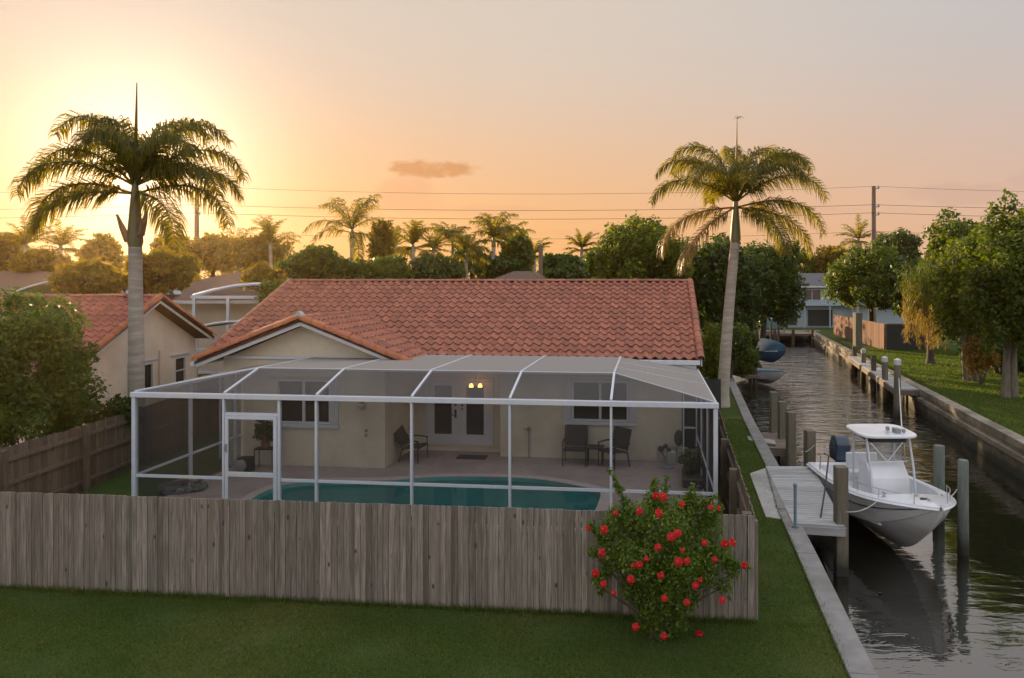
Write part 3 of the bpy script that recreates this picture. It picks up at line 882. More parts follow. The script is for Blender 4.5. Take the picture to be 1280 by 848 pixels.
# main front wall, right part (window), alcove back wall (door), wing front (window), sides, back
winR = (-2.13, -0.53, 1.12, 2.26)
winL = (-10.05, -8.50, 1.20, 2.40)
door = (-6.66, -4.56, 0.16, 2.16)
wall_rects(w, -4.19, 0.94, 0.0, 2.93, 19.15, 19.35, [winR])
wall_rects(w, WWR - 0.2, -4.0, 0.0, 2.93, 19.92, 20.1, [door])
wall_rects(w, WWL, WWR, 0.0, 2.93, 17.62, 17.82, [winL])
w.bx(WWR - 0.2, WWR, 17.821, 19.919, 0.0, 2.93)
w.bx(-4.19, -3.99, 19.351, 19.919, 0.0, 2.93)
w.bx(0.74, 0.94, 19.351, 27.2, 0.0, 2.93)
w.bx(WWL, WWL + 0.2, 17.821, 27.2, 0.0, 2.93)
w.bx(WWL + 0.201, 0.739, 27.0, 27.2, 0.0, 2.93)
w.bx(WWR, -4.19, 19.6, 19.919, 0.061, 0.155)       # door step
w.build('wall', M['stucco'], house)
g = MB(HF)                                          # gables
WR_U = -9.10; WZ = 4.08; WSL = 0.386; WV0 = 17.08
g.slab([(WWL, 17.62, 2.931), (WWR, 17.62, 2.931), (WR_U + 0.02, 17.62, WZ - 0.14)], (0, 0.2, 0))
g.build('gable_wall', M['stucco'], house)
for uu in (0.74, WWL):
    g = MB(HF); g.slab([(uu, 19.35, 2.931), (uu, 27.2, 2.931), (uu, V_RIDGE, Z_RIDGE - 0.25)], (0.2, 0, 0)); g.build('gable_wall', M['stucco'], house)
# porch ceiling
c = MB(HF); c.bx(WWR + 0.01, -4.2, 18.7, 19.91, 2.80, 2.86); c.bx(-4.18, 1.3, 18.72, 19.14, 2.80, 2.86); c.build('soffit', M['white'], house)
# roof decks
rd = MB(HF)
rd.slab([(U_L, V_EAVE, Z_EAVE - 0.02), (U_R, V_EAVE, Z_EAVE - 0.02), (U_R, V_RIDGE, Z_RIDGE - 0.02), (U_L, V_RIDGE, Z_RIDGE - 0.02)], (0, 0, -0.08))
rd.slab([(U_L, V_BACK, Z_EAVE - 0.02), (U_R, V_BACK, Z_EAVE - 0.02), (U_R, V_RIDGE + .003, Z_RIDGE - 0.02), (U_L, V_RIDGE + .003, Z_RIDGE - 0.02)], (0, 0, -0.08))
WEL, WER = -12.06, -6.02
def wz(u): return WZ - abs(u - WR_U) * WSL
for ue in (WEL, WER):
    rd.slab([(ue, WV0, wz(ue) - 0.02), (WR_U, WV0, WZ - 0.02), (WR_U, 21.0, WZ - 0.02), (ue, 19.0, wz(ue) - 0.02)], (0, 0, -0.07))
rd.build('roof_deck', M['roofdeck'], house)
t = MB(HF)
sdir = Vector((0, V_EAVE - V_RIDGE, Z_EAVE - Z_RIDGE)); sl_len = sdir.length + 0.05
def under_wing(p):
    return WEL + 0.15 < p.x < WER - 0.1 and p.z < wz(p.x) - 0.12 and p.y < 21.3
tile_roof(t, (U_L, V_RIDGE, Z_RIDGE), (1, 0, 0), sdir, U_R - U_L, sl_len, seed=11, skip=under_wing)
main_tiles = t.build('roof_tiles', M['tile'], house, smooth=True)
t = MB(HF)
tile_roof(t, (U_L, V_RIDGE, Z_RIDGE), (1, 0, 0), Vector((0, V_BACK - V_RIDGE, Z_EAVE - Z_RIDGE)), U_R - U_L, sl_len, tw=0.8, course=0.5, seed=14, seg=5)
t.build('roof_tiles', M['tile'], house, smooth=True)
def over_main(p): return p.z < Z_RIDGE - (V_RIDGE - p.y) * SL - 0.10 and p.y > V_EAVE
for sgn, ue in ((-1, WEL), (1, WER)):
    t = MB(HF)
    sd2 = Vector((sgn, 0, -WSL))
    tile_roof(t, (WR_U, WV0 + 0.03, WZ), (0, 1, 0), sd2, 4.3, abs(ue - WR_U) * math.sqrt(1 + WSL ** 2) + 0.03, seed=21 + sgn, skip=over_main)
    t.build('roof_tiles', M['tile'], house, smooth=True)
rc = MB(HF)
barrel_row(rc, (U_L - 0.05, V_RIDGE, Z_RIDGE + 0.03), (U_R + 0.05, V_RIDGE, Z_RIDGE + 0.03), 0.105, seed=3, squash=0.7)
rc.build('ridge_cap', M['tile'], house, smooth=True)
rc = MB(HF)
barrel_row(rc, (WR_U, 21.1, WZ + 0.02), (WR_U, WV0 - 0.05, WZ + 0.02), 0.11, seed=4, squash=0.7)
rc.build('ridge_cap', M['tile'], house, smooth=True)
for ue in (WEL, WER):
    rk = MB(HF)
    barrel_row(rk, (WR_U, WV0 + 0.0, WZ + 0.03), (ue, WV0 + 0.0, wz(ue) + 0.03), 0.115, seed=5, arc=PI * 1.15)
    rk.build('rake_tiles', M['rake'], house, smooth=True)
for ue, sg in ((U_R, 1), (U_L, -1)):
    rk = MB(HF)
    barrel_row(rk, (ue, V_RIDGE, Z_RIDGE + 0.02), (ue, V_EAVE - 0.05, Z_EAVE), 0.11, seed=6, arc=PI * 1.1)
    rk.build('rake_tiles', M['tile'], house, smooth=True)
pk = MB(HF); pk.slab([(WR_U - 0.13, WV0 - 0.09, WZ + 0.06), (WR_U + 0.13, WV0 - 0.09, WZ + 0.06), (WR_U, WV0 - 0.09, WZ + 0.2)], (0, 0.2, 0)); pk.build('ridge_end_cap', M['stonepot'], house)
for ue, k in ((WEL, -1), (WER, 1)):
    fs_ = MB(HF); fs_.slab([(WR_U, WV0 + 0.05, WZ - 0.05), (ue, WV0 + 0.05, wz(ue) - 0.05), (ue, WV0 + 0.05, wz(ue) - 0.19), (WR_U, WV0 + 0.05, WZ - 0.19)], (0, 0.03, 0)); fs_.build('fascia', M['white'], house)
for ue in (U_R + 0.01, U_L - 0.04):
    fs_ = MB(HF); fs_.slab([(ue, V_EAVE, Z_EAVE - 0.03), (ue, V_RIDGE, Z_RIDGE - 0.03), (ue, V_RIDGE, Z_RIDGE - 0.2), (ue, V_EAVE, Z_EAVE - 0.2)], (0.03, 0, 0))
    fs_.build('fascia', M['white'], house)
gt = MB(HF); gt.bx(WER + 0.2, U_R - 0.02, V_EAVE - 0.10, V_EAVE - 0.01, Z_EAVE - 0.16, Z_EAVE - 0.035)
gt.build('gutter', M['alu'], house, bevel=0.012)
gt = MB(HF); gt.bx(WER + 0.2, 1.3, V_EAVE - 0.008, V_EAVE + 0.1, Z_EAVE - 0.30, Z_EAVE - 0.165); gt.build('fascia', M['white'], house)
gw = MB(HF); gw.bx(WEL - 0.12, WEL - 0.01, WV0, 19.0, wz(WEL) - 0.15, wz(WEL) - 0.04); gw.build('gutter', M['alu'], house, bevel=0.012)
ds = MB(HF); ds.tube([(WEL - 0.06, WV0 + 0.1, wz(WEL) - 0.16), (WWL - 0.08, 17.6, 2.55), (WWL - 0.08, 17.6, 0.2)], 0.035, 8); ds.build('downspout', M['alu'], house)

def house_window(root, T, hole, v, sash=2, shutters=(True, True), sill=True):
    u0, u1, z0, z1 = hole
    fr = MB(T)
    fw = 0.055
    fr.bx(u0, u0 + fw, v - 0.02, v + 0.12, z0, z1); fr.bx(u1 - fw, u1, v - 0.02, v + 0.12, z0, z1)
    fr.bx(u0 + fw, u1 - fw, v - 0.02, v + 0.12, z0, z0 + fw); fr.bx(u0 + fw, u1 - fw, v - 0.02, v + 0.12, z1 - fw, z1)
    wd = fr.build('window', M['white'], root, bevel=0.006)
    for i in range(1, sash):
        um = u0 + (u1 - u0) * i / sash
        m = MB(T); m.bx(um - 0.035, um + 0.035, v - 0.005, v + 0.11, z0 + fw, z1 - fw); m.build('mullion', M['white'], wd)
    for i in range(sash):
        a = u0 + fw + (u1 - u0 - 2 * fw) * i / sash; b = u0 + fw + (u1 - u0 - 2 * fw) * (i + 1) / sash
        p = MB(T); p.bx(a, b, v + 0.05, v + 0.06, z0 + fw, z1 - fw); p.build('pane', M['glass'], wd)
    if sill:
        s_ = MB(T); s_.bx(u0 - 0.24, u1 + 0.24, v - 0.06, v - 0.001, z0 - 0.10, z0 - 0.01); s_.build('sill', M['white'], wd, bevel=0.005)
    for k, (a, on) in enumerate(zip((u0 - 0.22, u1 + 0.02), shutters)):
        if not on: continue
        sh = MB(T); sh.bx(a, a + 0.20, v - 0.05, v - 0.002, z0 - 0.005, z1 + 0.06)
        for q in range(3): sh.bx(a + 0.02 + q * 0.06, a + 0.05 + q * 0.06, v - 0.075, v - 0.051, z0 + 0.01, z1 + 0.05)
        sh.build('folded_shutter', M['white'], root, bevel=0.004)
    hd = MB(T); hd.bx(u0 - 0.22, u1 + 0.22, v - 0.055, v - 0.001, z1 + 0.065, z1 + 0.13); hd.build('lintel_track', M['white'], wd)
house_window(house, HF, winR, 19.15, 2)
house_window(house, HF, winL, 17.62, 2, (False, True))
# french doors
dfm = MB(HF); a, b, z0, z1 = door; v = 19.92
dfm.bx(a, a + 0.07, v - 0.03, v + 0.1, z0, z1); dfm.bx(b - 0.07, b, v - 0.03, v + 0.1, z0, z1); dfm.bx(a + 0.07, b - 0.07, v - 0.03, v + 0.1, z1 - 0.07, z1)
dfm.build('door_frame', M['white'], house, bevel=0.006)
mid = (a + b) / 2
for k, (p, q) in enumerate(((a + 0.075, mid - 0.004), (mid + 0.004, b - 0.075))):
    d_ = MB(HF); sw = 0.22
    gz0, gz1 = z0 + 0.32, z1 - 0.22
    d_.bx(p, p + sw, v, v + 0.05, z0 + 0.01, z1 - 0.08); d_.bx(q - sw, q, v, v + 0.05, z0 + 0.01, z1 - 0.08)
    d_.bx(p + sw, q - sw, v, v + 0.05, z0 + 0.01, gz0); d_.bx(p + sw, q - sw, v, v + 0.05, gz1, z1 - 0.08)
    dr = d_.build('door', M['white'], house, bevel=0.004)
    gl = MB(HF); gl.bx(p + sw, q - sw, v + 0.02, v + 0.03, gz0, gz1); gl.build('pane', M['glass'], dr)
    if k == 0:
        h = MB(HF); h.bx(q - 0.13, q - 0.07, v - 0.02, v - 0.001, 0.98, 1.22); h.bar((q - 0.1, v - 0.05, 1.06), (q - 0.22, v - 0.05, 1.06), 0.02, 0.02); h.bar((q - 0.1, v - 0.05, 1.06), (q - 0.1, v, 1.06), 0.02, 0.02)
        h.blob((q - 0.1, v - 0.02, 1.36), (0.035, 0.03, 0.035)); h.build('handle', M['black'], dr)
    else:
        h = MB(HF); h.blob((p + 0.1, v - 0.02, 1.36), (0.035, 0.03, 0.035)); h.blob((p + 0.1, v - 0.02, 1.24), (0.03, 0.03, 0.03)); h.build('deadbolt', M['black'], dr)
vt = MB(HF); vt.bx(0.25, 0.75, 19.12, 19.149, 0.12, 0.48); vt.build('crawl_vent', M['stonepot'], house)
ob = MB(HF)
for dz in (0.9, 1.02): ob.bx(-7.55, -7.48, 17.60, 17.619, dz, dz + 0.07)
ob.build('outlet_cover', M['greyplastic'], house)

# ================================================================ POOL ENCLOSURE
cage = thing('pool_enclosure', 'white framed screen enclosure with mansard roof over the pool', 'pool enclosure', uv(-4.85, 13.68), -HA)
CU = [-11.03 + 12.36 * i / 6 for i in range(7)]
CV, KV, EV = 13.68, 14.98, 18.50
EZ, KZ, TZ = 2.63, 3.05, 3.00
WK = 17.55                                        # where the flat roof meets the wing
def part(name, mat, fn, bevel=0.0):
    mb = MB(HF); fn(mb); return mb.build(name, M[mat], cage, bevel=bevel)
for i, u in enumerate(CU):
    pw_ = 0.085 if i in (0, 6) else 0.048
    part('post', 'alu', lambda m: m.bx(u - pw_ / 2, u + pw_ / 2, CV - 0.05, CV + 0.05, 0.06, EZ - 0.061), 0.004)
part('eave_beam', 'alu', lambda m: m.bx(CU[0] - 0.06, CU[6] + 0.06, CV - 0.075, CV + 0.055, EZ - 0.06, EZ + 0.045), 0.008)
RZ = 0.875
def dtop(i): return CU[1] + 0.03, -7.78
for i in range(6):
    a, b = CU[i] + 0.028, CU[i + 1] - 0.028
    if i == 1: a = -7.70
    part('chair_rail', 'alu', lambda m: m.bx(a, b, CV - 0.025, CV + 0.025, RZ - 0.03, RZ + 0.03), 0.003)
    part('kick_plate_rail', 'alu', lambda m: m.bx(a, b, CV - 0.025, CV + 0.025, 0.062, 0.12), 0.003)
# screen door in the second bay
D0, D1, DT = CU[1] + 0.03, -7.76, 2.22
part('door_jamb', 'alu', lambda m: m.bx(D1, D1 + 0.055, CV - 0.04, CV + 0.04, 0.06, EZ - 0.061), 0.004)
part('door_header', 'alu', lambda m: m.bx(D0, D1, CV - 0.03, CV + 0.03, DT + 0.005, DT + 0.06), 0.003)
def sdoor(m):
    s = 0.075
    m.bx(D0 + 0.01, D0 + 0.01 + s, CV - 0.06, CV - 0.025, 0.09, DT); m.bx(D1 - 0.01 - s, D1 - 0.01, CV - 0.06, CV - 0.025, 0.09, DT)
    m.bx(D0 + 0.01 + s, D1 - 0.01 - s, CV - 0.06, CV - 0.025, DT - s, DT); m.bx(D0 + 0.01 + s, D1 - 0.01 - s, CV - 0.06, CV - 0.025, 0.09, 0.2)
    m.bx(D0 + 0.01 + s, D1 - 0.01 - s, CV - 0.06, CV - 0.025, 0.93, 1.03)
sdr = part('screen_door', 'alu', sdoor, 0.004)
h = MB(HF); h.bx(D0 + 0.03, D0 + 0.06, CV - 0.085, CV - 0.061, 1.45, 1.62); h.tube([(D0 + 0.045, CV - 0.08, 1.5), (D0 + 0.045, CV - 0.12, 1.5), (D0 + 0.045, CV - 0.12, 1.58)], 0.01, 6); h.build('handle', M['greyplastic'], sdr)
s_ = MB(HF); s_.quad((D0 + 0.08, CV - 0.045, 0.2), (D1 - 0.08, CV - 0.045, 0.2), (D1 - 0.08, CV - 0.045, 0.93), (D0 + 0.08, CV - 0.045, 0.93)); s_.quad((D0 + 0.08, CV - 0.045, 1.03), (D1 - 0.08, CV - 0.045, 1.03), (D1 - 0.08, CV - 0.045, DT - 0.07), (D0 + 0.08, CV - 0.045, DT - 0.07)); s_.build('screen_panel', M['screen'], sdr)
# rafters: kinked mansard frames on the five inner posts
for i in range(1, 6):
    u = CU[i]; ev = WK if u < WWR else EV
    part('rafter', 'alu', lambda m: (m.bar((u, CV, EZ + 0.05), (u, KV, KZ), 0.05, 0.06), m.bar((u, KV, KZ), (u, ev, TZ), 0.05, 0.06)), 0.003)
part('purlin', 'alu', lambda m: m.bar((CU[1], KV, KZ - 0.012), (CU[5], KV, KZ - 0.012), 0.04, 0.05), 0.003)
part('hip_rafter', 'alu', lambda m: m.bar((CU[0], CV, EZ + 0.05), (CU[1], KV, KZ), 0.05, 0.06), 0.003)
part('hip_rafter', 'alu', lambda m: m.bar((CU[6], CV, EZ + 0.05), (CU[5], KV, KZ), 0.022, 0.03), 0.003)
part('side_beam', 'alu', lambda m: m.bar((CU[0], CV + 0.06, EZ), (CU[0], WK, EZ), 0.07, 0.11), 0.004)
part('side_beam', 'alu', lambda m: m.bar((CU[6], CV + 0.06, EZ), (CU[6], EV + 0.3, EZ), 0.07, 0.11), 0.004)
# battens on the right hip plane
for k in (1, 2):
    t0 = k / 3.0
    part('roof_batten', 'alu', lambda m: m.bar((CU[5], KV + (EV - KV) * t0, KZ + (TZ - KZ) * t0), (CU[6], CV + (EV + 0.2 - CV) * (0.2 + 0.8 * t0), EZ + 0.05), 0.014, 0.02))
part('house_ledger', 'alu', lambda m: (m.bx(WER + 0.1, CU[5], EV - 0.03, EV + 0.01, TZ - 0.09, TZ + 0.0), m.bx(WWL + 0.05, WWR, WK, WK + 0.06, TZ - 0.05, TZ + 0.03)))
# sides: three posts and a rail each
for su, n_, end in ((CU[0], 2, WK), (CU[6], 3, EV + 0.3)):
    for k in range(1, n_ + 1):
        vv = CV + (end - CV) * k / (n_ + (0 if su == CU[6] else 0.15))
        part('post', 'alu', lambda m: m.bx(su - 0.03, su + 0.03, vv - 0.045, vv + 0.045, 0.06, EZ - 0.056), 0.003)
    part('chair_rail', 'alu', lambda m: m.bar((su, CV + 0.05, RZ), (su, end, RZ), 0.045, 0.05), 0.003)
# screens
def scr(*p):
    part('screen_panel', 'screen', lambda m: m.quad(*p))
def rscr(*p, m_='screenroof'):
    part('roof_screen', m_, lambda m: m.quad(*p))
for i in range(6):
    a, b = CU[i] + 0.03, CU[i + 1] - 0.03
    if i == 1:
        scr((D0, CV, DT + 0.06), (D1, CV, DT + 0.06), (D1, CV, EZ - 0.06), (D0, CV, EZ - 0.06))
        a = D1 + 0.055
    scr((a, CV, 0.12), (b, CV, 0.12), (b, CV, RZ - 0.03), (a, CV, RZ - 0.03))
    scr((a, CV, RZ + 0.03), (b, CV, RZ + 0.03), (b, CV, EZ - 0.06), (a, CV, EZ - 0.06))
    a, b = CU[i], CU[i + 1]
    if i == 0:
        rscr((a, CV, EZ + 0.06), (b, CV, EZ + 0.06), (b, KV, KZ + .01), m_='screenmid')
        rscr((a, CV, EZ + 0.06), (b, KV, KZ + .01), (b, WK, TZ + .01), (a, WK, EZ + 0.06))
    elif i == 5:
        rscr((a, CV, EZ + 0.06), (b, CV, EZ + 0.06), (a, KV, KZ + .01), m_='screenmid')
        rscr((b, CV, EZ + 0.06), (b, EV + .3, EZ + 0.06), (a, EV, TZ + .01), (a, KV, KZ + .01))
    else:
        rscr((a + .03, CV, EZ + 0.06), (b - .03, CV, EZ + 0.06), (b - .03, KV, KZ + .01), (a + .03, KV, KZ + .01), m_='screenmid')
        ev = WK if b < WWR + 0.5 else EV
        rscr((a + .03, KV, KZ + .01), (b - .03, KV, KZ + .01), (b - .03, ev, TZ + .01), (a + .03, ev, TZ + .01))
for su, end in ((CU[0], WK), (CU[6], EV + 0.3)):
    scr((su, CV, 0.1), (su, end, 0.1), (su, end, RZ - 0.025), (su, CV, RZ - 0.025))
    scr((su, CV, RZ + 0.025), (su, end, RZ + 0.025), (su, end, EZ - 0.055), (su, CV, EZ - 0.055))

# back panel closing the gap between house corner and enclosure side
part('post', 'alu', lambda m: m.bx(0.95, 0.99, 18.78, 18.84, 0.06, 2.6))
for zz in (1.05, 1.75): part('chair_rail', 'alu', lambda m: m.bx(0.99, 1.29, 18.79, 18.83, zz, zz + 0.045))
scr((0.99, 18.81, 0.1), (1.29, 18.81, 0.1), (1.29, 18.81, 2.6), (0.99, 18.81, 2.6))
p_, q_ = uv(0.96, 20.9), uv(2.2, 20.9)
fence('side_shade_screen', 'added dark board screen for the shade between the house corner and the canal side fence', (p_.x, p_.y), (q_.x, q_.y), 2.1, 'darkpanel', 1, seed=45, posts=False, cat='shade screen')  # dark boards added to stand for the shade of the narrow side yard
# ================================================================ NEIGHBOURING BUILDINGS
nh = thing('neighbour_house', 'peach stucco house with a red tile gable roof left of the palm trunk', 'house', (-19, 22.5, 0))
GX = -14.15
w = MB()
w.bx(-26, GX - 0.2, 19.75, 19.95, 0, 2.9); w.bx(-26, GX - 0.2, 25.2, 25.4, 0, 2.9)
TW = Matrix(((0, -1, 0, 0), (1, 0, 0, 0), (0, 0, 1, 0), (0, 0, 0, 1)))       # u -> Y, v -> -X : v = -X
wall_w = MB(TW)
nwin = [(24.05, 24.75, 1.40, 2.35), (21.75, 22.85, 1.25, 2.35)]
wall_rects(wall_w, 19.75, 25.4, 0, 2.9, 14.15, 14.34, nwin)
wall_w.slab([(19.75, 14.15, 2.901), (25.4, 14.15, 2.901), (22.55, 14.15, 4.3)], (0, 0.19, 0))
w.build('wall', M['nstucco'], nh); wall_w.build('gable_wall', M['nstucco'], nh)
for i, hl in enumerate(nwin):
    house_window(nh, TW, hl, 14.15, 1, (False, False) if i == 0 else (True, False), sill=False)
for i, hl in enumerate(nwin[:1]):
    m = MB(TW); m.bx(hl[0] + 0.05, hl[1] - 0.05, 14.13, 14.18, 1.85, 1.89); m.build('meeting_rail', M['white'], nh)
ds = MB(TW); ds.tube([(23.15, 14.11, 2.7), (23.15, 14.11, 0.2)], 0.035, 6); ds.build('downspout', M['nstucco'], nh)
rd = MB(); NZ, NE = 4.52, 2.98
NSL = (NZ - NE) / 3.3
rd.slab([(-26, 19.25, NE - 0.02), (GX + 0.45, 19.25, NE - 0.02), (GX + 0.45, 22.55, NZ - 0.02), (-26, 22.55, NZ - 0.02)], (0, 0, -0.08))
rd.slab([(-26, 25.85, NE - 0.02), (GX + 0.45, 25.85, NE - 0.02), (GX + 0.45, 22.553, NZ - 0.02), (-26, 22.553, NZ - 0.02)], (0, 0, -0.08))
rd.build('roof_deck', M['roofdeck'], nh)
t = MB(); tile_roof(t, (-26, 22.55, NZ), (1, 0, 0), Vector((0, -3.3, NE - NZ)), 26 + GX + 0.45, 3.68, seed=31); t.build('roof_tiles', M['ntile'], nh, smooth=True)
for ye in (19.2, 25.9):
    rk = MB(); barrel_row(rk, (GX + 0.42, 22.55, NZ + 0.03), (GX + 0.42, ye, NE + 0.0), 0.115, seed=33, arc=PI * 1.15); rk.build('rake_tiles', M['rake'], nh, smooth=True)
rc = MB(); barrel_row(rc, (-26, 22.55, NZ + 0.04), (GX + 0.4, 22.55, NZ + 0.04), 0.105, seed=34, squash=0.7); rc.build('ridge_cap', M['ntile'], nh, smooth=True)
fs_ = MB()
for ye in (19.25, 25.85):
    fs_.slab([(GX + 0.42, 22.55, NZ - 0.05), (GX + 0.42, ye, NE - 0.05), (GX + 0.42, ye, NE - 0.19), (GX + 0.42, 22.55, NZ - 0.19)], (-0.03, 0, 0))
fs_.bx(-26, GX + 0.38, 19.2, 19.23, NE - 0.19, NE - 0.03)
fs_.build('fascia', M['white'], nh)

def hip_house(name, label, x0, x1, y0, y1, ze, zr, wallm, roofm, over=0.6, windows=()):
    root = thing(name, label, 'house', ((x0 + x1) / 2, (y0 + y1) / 2, 0))
    MB().bx(x0, x1, y0, y1, 0, ze - 0.01).build('wall', M[wallm], root)
    a, b, c, d = x0 - over, x1 + over, y0 - over, y1 + over
    hd = (d - c) / 2; ym = (c + d) / 2
    r = MB()
    r0, r1 = min(a + hd, (a + b) / 2 - 0.3), max(b - hd, (a + b) / 2 + 0.3)
    r.add([(a, c, ze), (b, c, ze), (b, d, ze), (a, d, ze), (r0, ym, zr), (r1, ym, zr)], [(0, 1, 5, 4), (1, 2, 5), (2, 3, 4, 5), (3, 0, 4), (3, 2, 1, 0)])
    r.build('roof', M[roofm], root)
    f = MB()
    for p, q in (((a, c), (b, c)), ((b, c), (b, d)), ((b, d), (a, d)), ((a, d), (a, c))):
        f.bar((p[0], p[1], ze - 0.09), (q[0], q[1], ze - 0.09), 0.03, 0.17)
    f.build('fascia', M['white'], root)
    for (wx0, wx1, wz0, wz1) in windows:
        m = MB(); m.bx(wx0, wx1, y0 - 0.04, y0 - 0.005, wz0, wz1); wdw = m.build('window', M['white'], root)
        p = MB(); k = 2
        for i in range(k):
            s0 = wx0 + 0.07 + (wx1 - wx0 - 0.07) * i / k
            p.bx(s0, s0 + (wx1 - wx0 - 0.07) / k - 0.07, y0 - 0.055, y0 - 0.041, wz0 + 0.07, wz1 - 0.07)
        p.build('pane', M['glass'], wdw)
    return root
hip_house('shingle_roof_house', 'house with a low grey brown hip roof just above the red ridge', -8.5, 2.9, 30.5, 41, 3.1, 5.55, 'stucco', 'shingle')
hip_house('shingle_roof_house', 'house with a wide brown hip roof behind the left white pool enclosure', -25, -14.6, 37, 46, 4.0, 5.6, 'nstucco', 'shingle')
hip_house('shingle_roof_house', 'brown roofed house at the far left edge behind the garden bush', -50, -31.5, 42, 52, 3.8, 5.7, 'nstucco', 'shingle')
bh = hip_house('canal_end_house', 'pale blue two storey house with grey roof at the canal end', 18, 37, 73, 82, 4.45, 5.85, 'bluewall', 'shinglegrey', 0.5,
               [(23.2, 24.0, 2.9, 4.1), (24.3, 26.2, 2.9, 4.1), (27.0, 28.2, 3.0, 4.1), (22.2, 23.0, 2.9, 4.1)])
m = MB()
m.bx(22.0, 23.6, 72.90, 72.96, 0.3, 1.9); m.bx(24.8, 27.4, 72.90, 72.96, 0.2, 1.9); m.build('opening_shade_panel', M['darkpanel'], bh)  # dark sheets on the wall stand in for shade inside the openings
m = MB(); m.bx(18.2, 36.6, 72.2, 73, 2.35, 2.5)
for xx in (21.5, 24.2, 26.9, 29.3): m.bx(xx - 0.06, xx + 0.06, 72.22, 72.34, 0, 2.349)
m.build('balcony', M['bluewall'], bh)

def small_cage(label, x0, x1, y0, y1, ze, zt, posts):
    root = thing('pool_enclosure', label, 'pool enclosure', ((x0 + x1) / 2, y0, 0))
    for x in posts:
        MB().bx(x - 0.06, x + 0.06, y0 - 0.05, y0 + 0.05, 0, ze - 0.06).build('post', M['alu'], root)
    MB().bx(x0 - 0.08, x1, y0 - 0.06, y0 + 0.06, ze - 0.06, ze + 0.06).build('eave_beam', M['alu'], root)
    MB().bx(x0, x1, y0 - 0.03, y0 + 0.03, 1.0, 1.06).build('chair_rail', M['alu'], root)
    xm = x0 + (x1 - x0) * 0.62
    pts = [Vector((x0, y0, ze + 0.06)).lerp(Vector((xm, y0 + 1.6, zt)), t) + Vector((0, 0, 0.18 * math.sin(PI * t))) for t in (0, .25, .5, .75, 1)]
    pts.append(Vector((x1, y0 + 1.6, zt)))
    MB().tube(pts, 0.08, 6).build('hip_rafter', M['alu'], root)
    MB().tube([pts[3], Vector((x1, y0, ze + 0.06)).lerp(pts[4], 0.1)], 0.05, 6).build('rafter', M['alu'], root)
    s = MB(); s.quad(*[p + Vector((0, 0, -0.05)) for p in pts], Vector((x1, y0, ze)), Vector((x0, y0, ze))); s.build('roof_screen', M['screen'], root)
    s = MB(); s.quad((x0, y0, 0.1), (x1, y0, 0.1), (x1, y0, ze - 0.06), (x0, y0, ze - 0.06)); s.build('wall_screen', M['screen'], root)
    return root
small_cage('white framed screen enclosure below the brown roof behind the gable', -16.95, -12.2, 30.2, 36, 4.33, 4.92, (-16.9, -15.4, -13.4, -12.2))
dm = MB()
def dome(u, v):
    x = -27.2 + 5.6 * u
    return Vector((x, 33 + 5 * v, 4.35 + 0.72 * math.sin(PI * min(1, u * 0.97 + 0.02)) ** 0.8 - 0.1 * v))
dr_ = thing('screen_dome', 'pale arched screen roof behind the garden bush at far left', 'pool enclosure', (-24.4, 33, 0))
dm.grid(dome, 14, 4); dm.build('roof_screen', screenmat('pale_screen', (0.34, 0.36, 0.38), 0.8, 0.95), dr_)
rb = MB()
for v_ in (0, 1.0): rb.tube([dome(i / 14, v_) + Vector((0, 0, 0.03)) for i in range(15)], 0.05, 6)
for u_ in (0.3, 0.62): rb.tube([dome(u_, j / 4) + Vector((0, 0, 0.03)) for j in range(5)], 0.04, 6)
rb.build('frame_rib', M['alu'], dr_)
for x in (-27.1, -21.7): MB().bx(x - 0.05, x + 0.05, 32.95, 33.05, 0, 4.33).build('post', M['alu'], dr_)
# arched canopy between the houses
cn = thing('canopy', 'white arched canopy frame between the two tile roofs', 'canopy', (-13.3, 27.6, 0))
def arc(u, v): return Vector((-15.2 + 3.6 * u, 27.3 + 2.4 * v, 2.95 + 0.45 * math.sin(PI * (0.15 + 0.8 * u))))
c = MB(); c.grid(arc, 10, 2); c.build('canopy_cover', M['teal'] if False else M['greyplastic'], cn, solid=0.02)
for v_ in (0, 1):
    c = MB(); c.tube([arc(i / 10, v_) + Vector((0, 0, 0.03)) for i in range(11)], 0.05, 6); c.build('arch', M['alu'], cn)
for x in (-15.2, -11.6): MB().bx(x - 0.05, x + 0.05, 27.25, 27.35, 0, 3.1).build('leg', M['alu'], cn)
c = MB(); c.bx(-15.4, -11.4, 26.6, 26.7, 2.3, 2.42); c.bx(-15.4, -11.4, 26.62, 26.68, 1.9, 1.97); c.build('cross_rail', M['alu'], cn)

# fence and dark wall across the canal
a, b = G(1105, 438), G(1042, 418.5)
fence('wood_panel_fence', 'reddish weathered board fence beyond the far bank dock', (b.x, b.y), (a.x, a.y), 1.9, 'rustwood', 1, post_sp=3.2, bw=0.3, seed=41, rails=(0.4, 1.5), hvar=0.03)
dwl = thing('panel_wall', 'near black panel wall facing the canal lawn beside the reddish fence', 'wall', (a.x + 1.4, a.y, 0))
MB().bx(a.x + 0.15, a.x + 3.6, a.y - 0.05, a.y + 0.05, 0.02, 1.85).build('panel', M['darkpanel'], dwl)
MB().bx(a.x + 0.15, a.x + 3.6, a.y - 0.08, a.y + 0.08, 1.851, 1.93).build('top_rail', M['rustwood'], dwl)
pile(1072, 0, 391, 50.0, 0.5, 'thick pale timber post standing in front of the reddish fence', 'pile', name='timber_post')
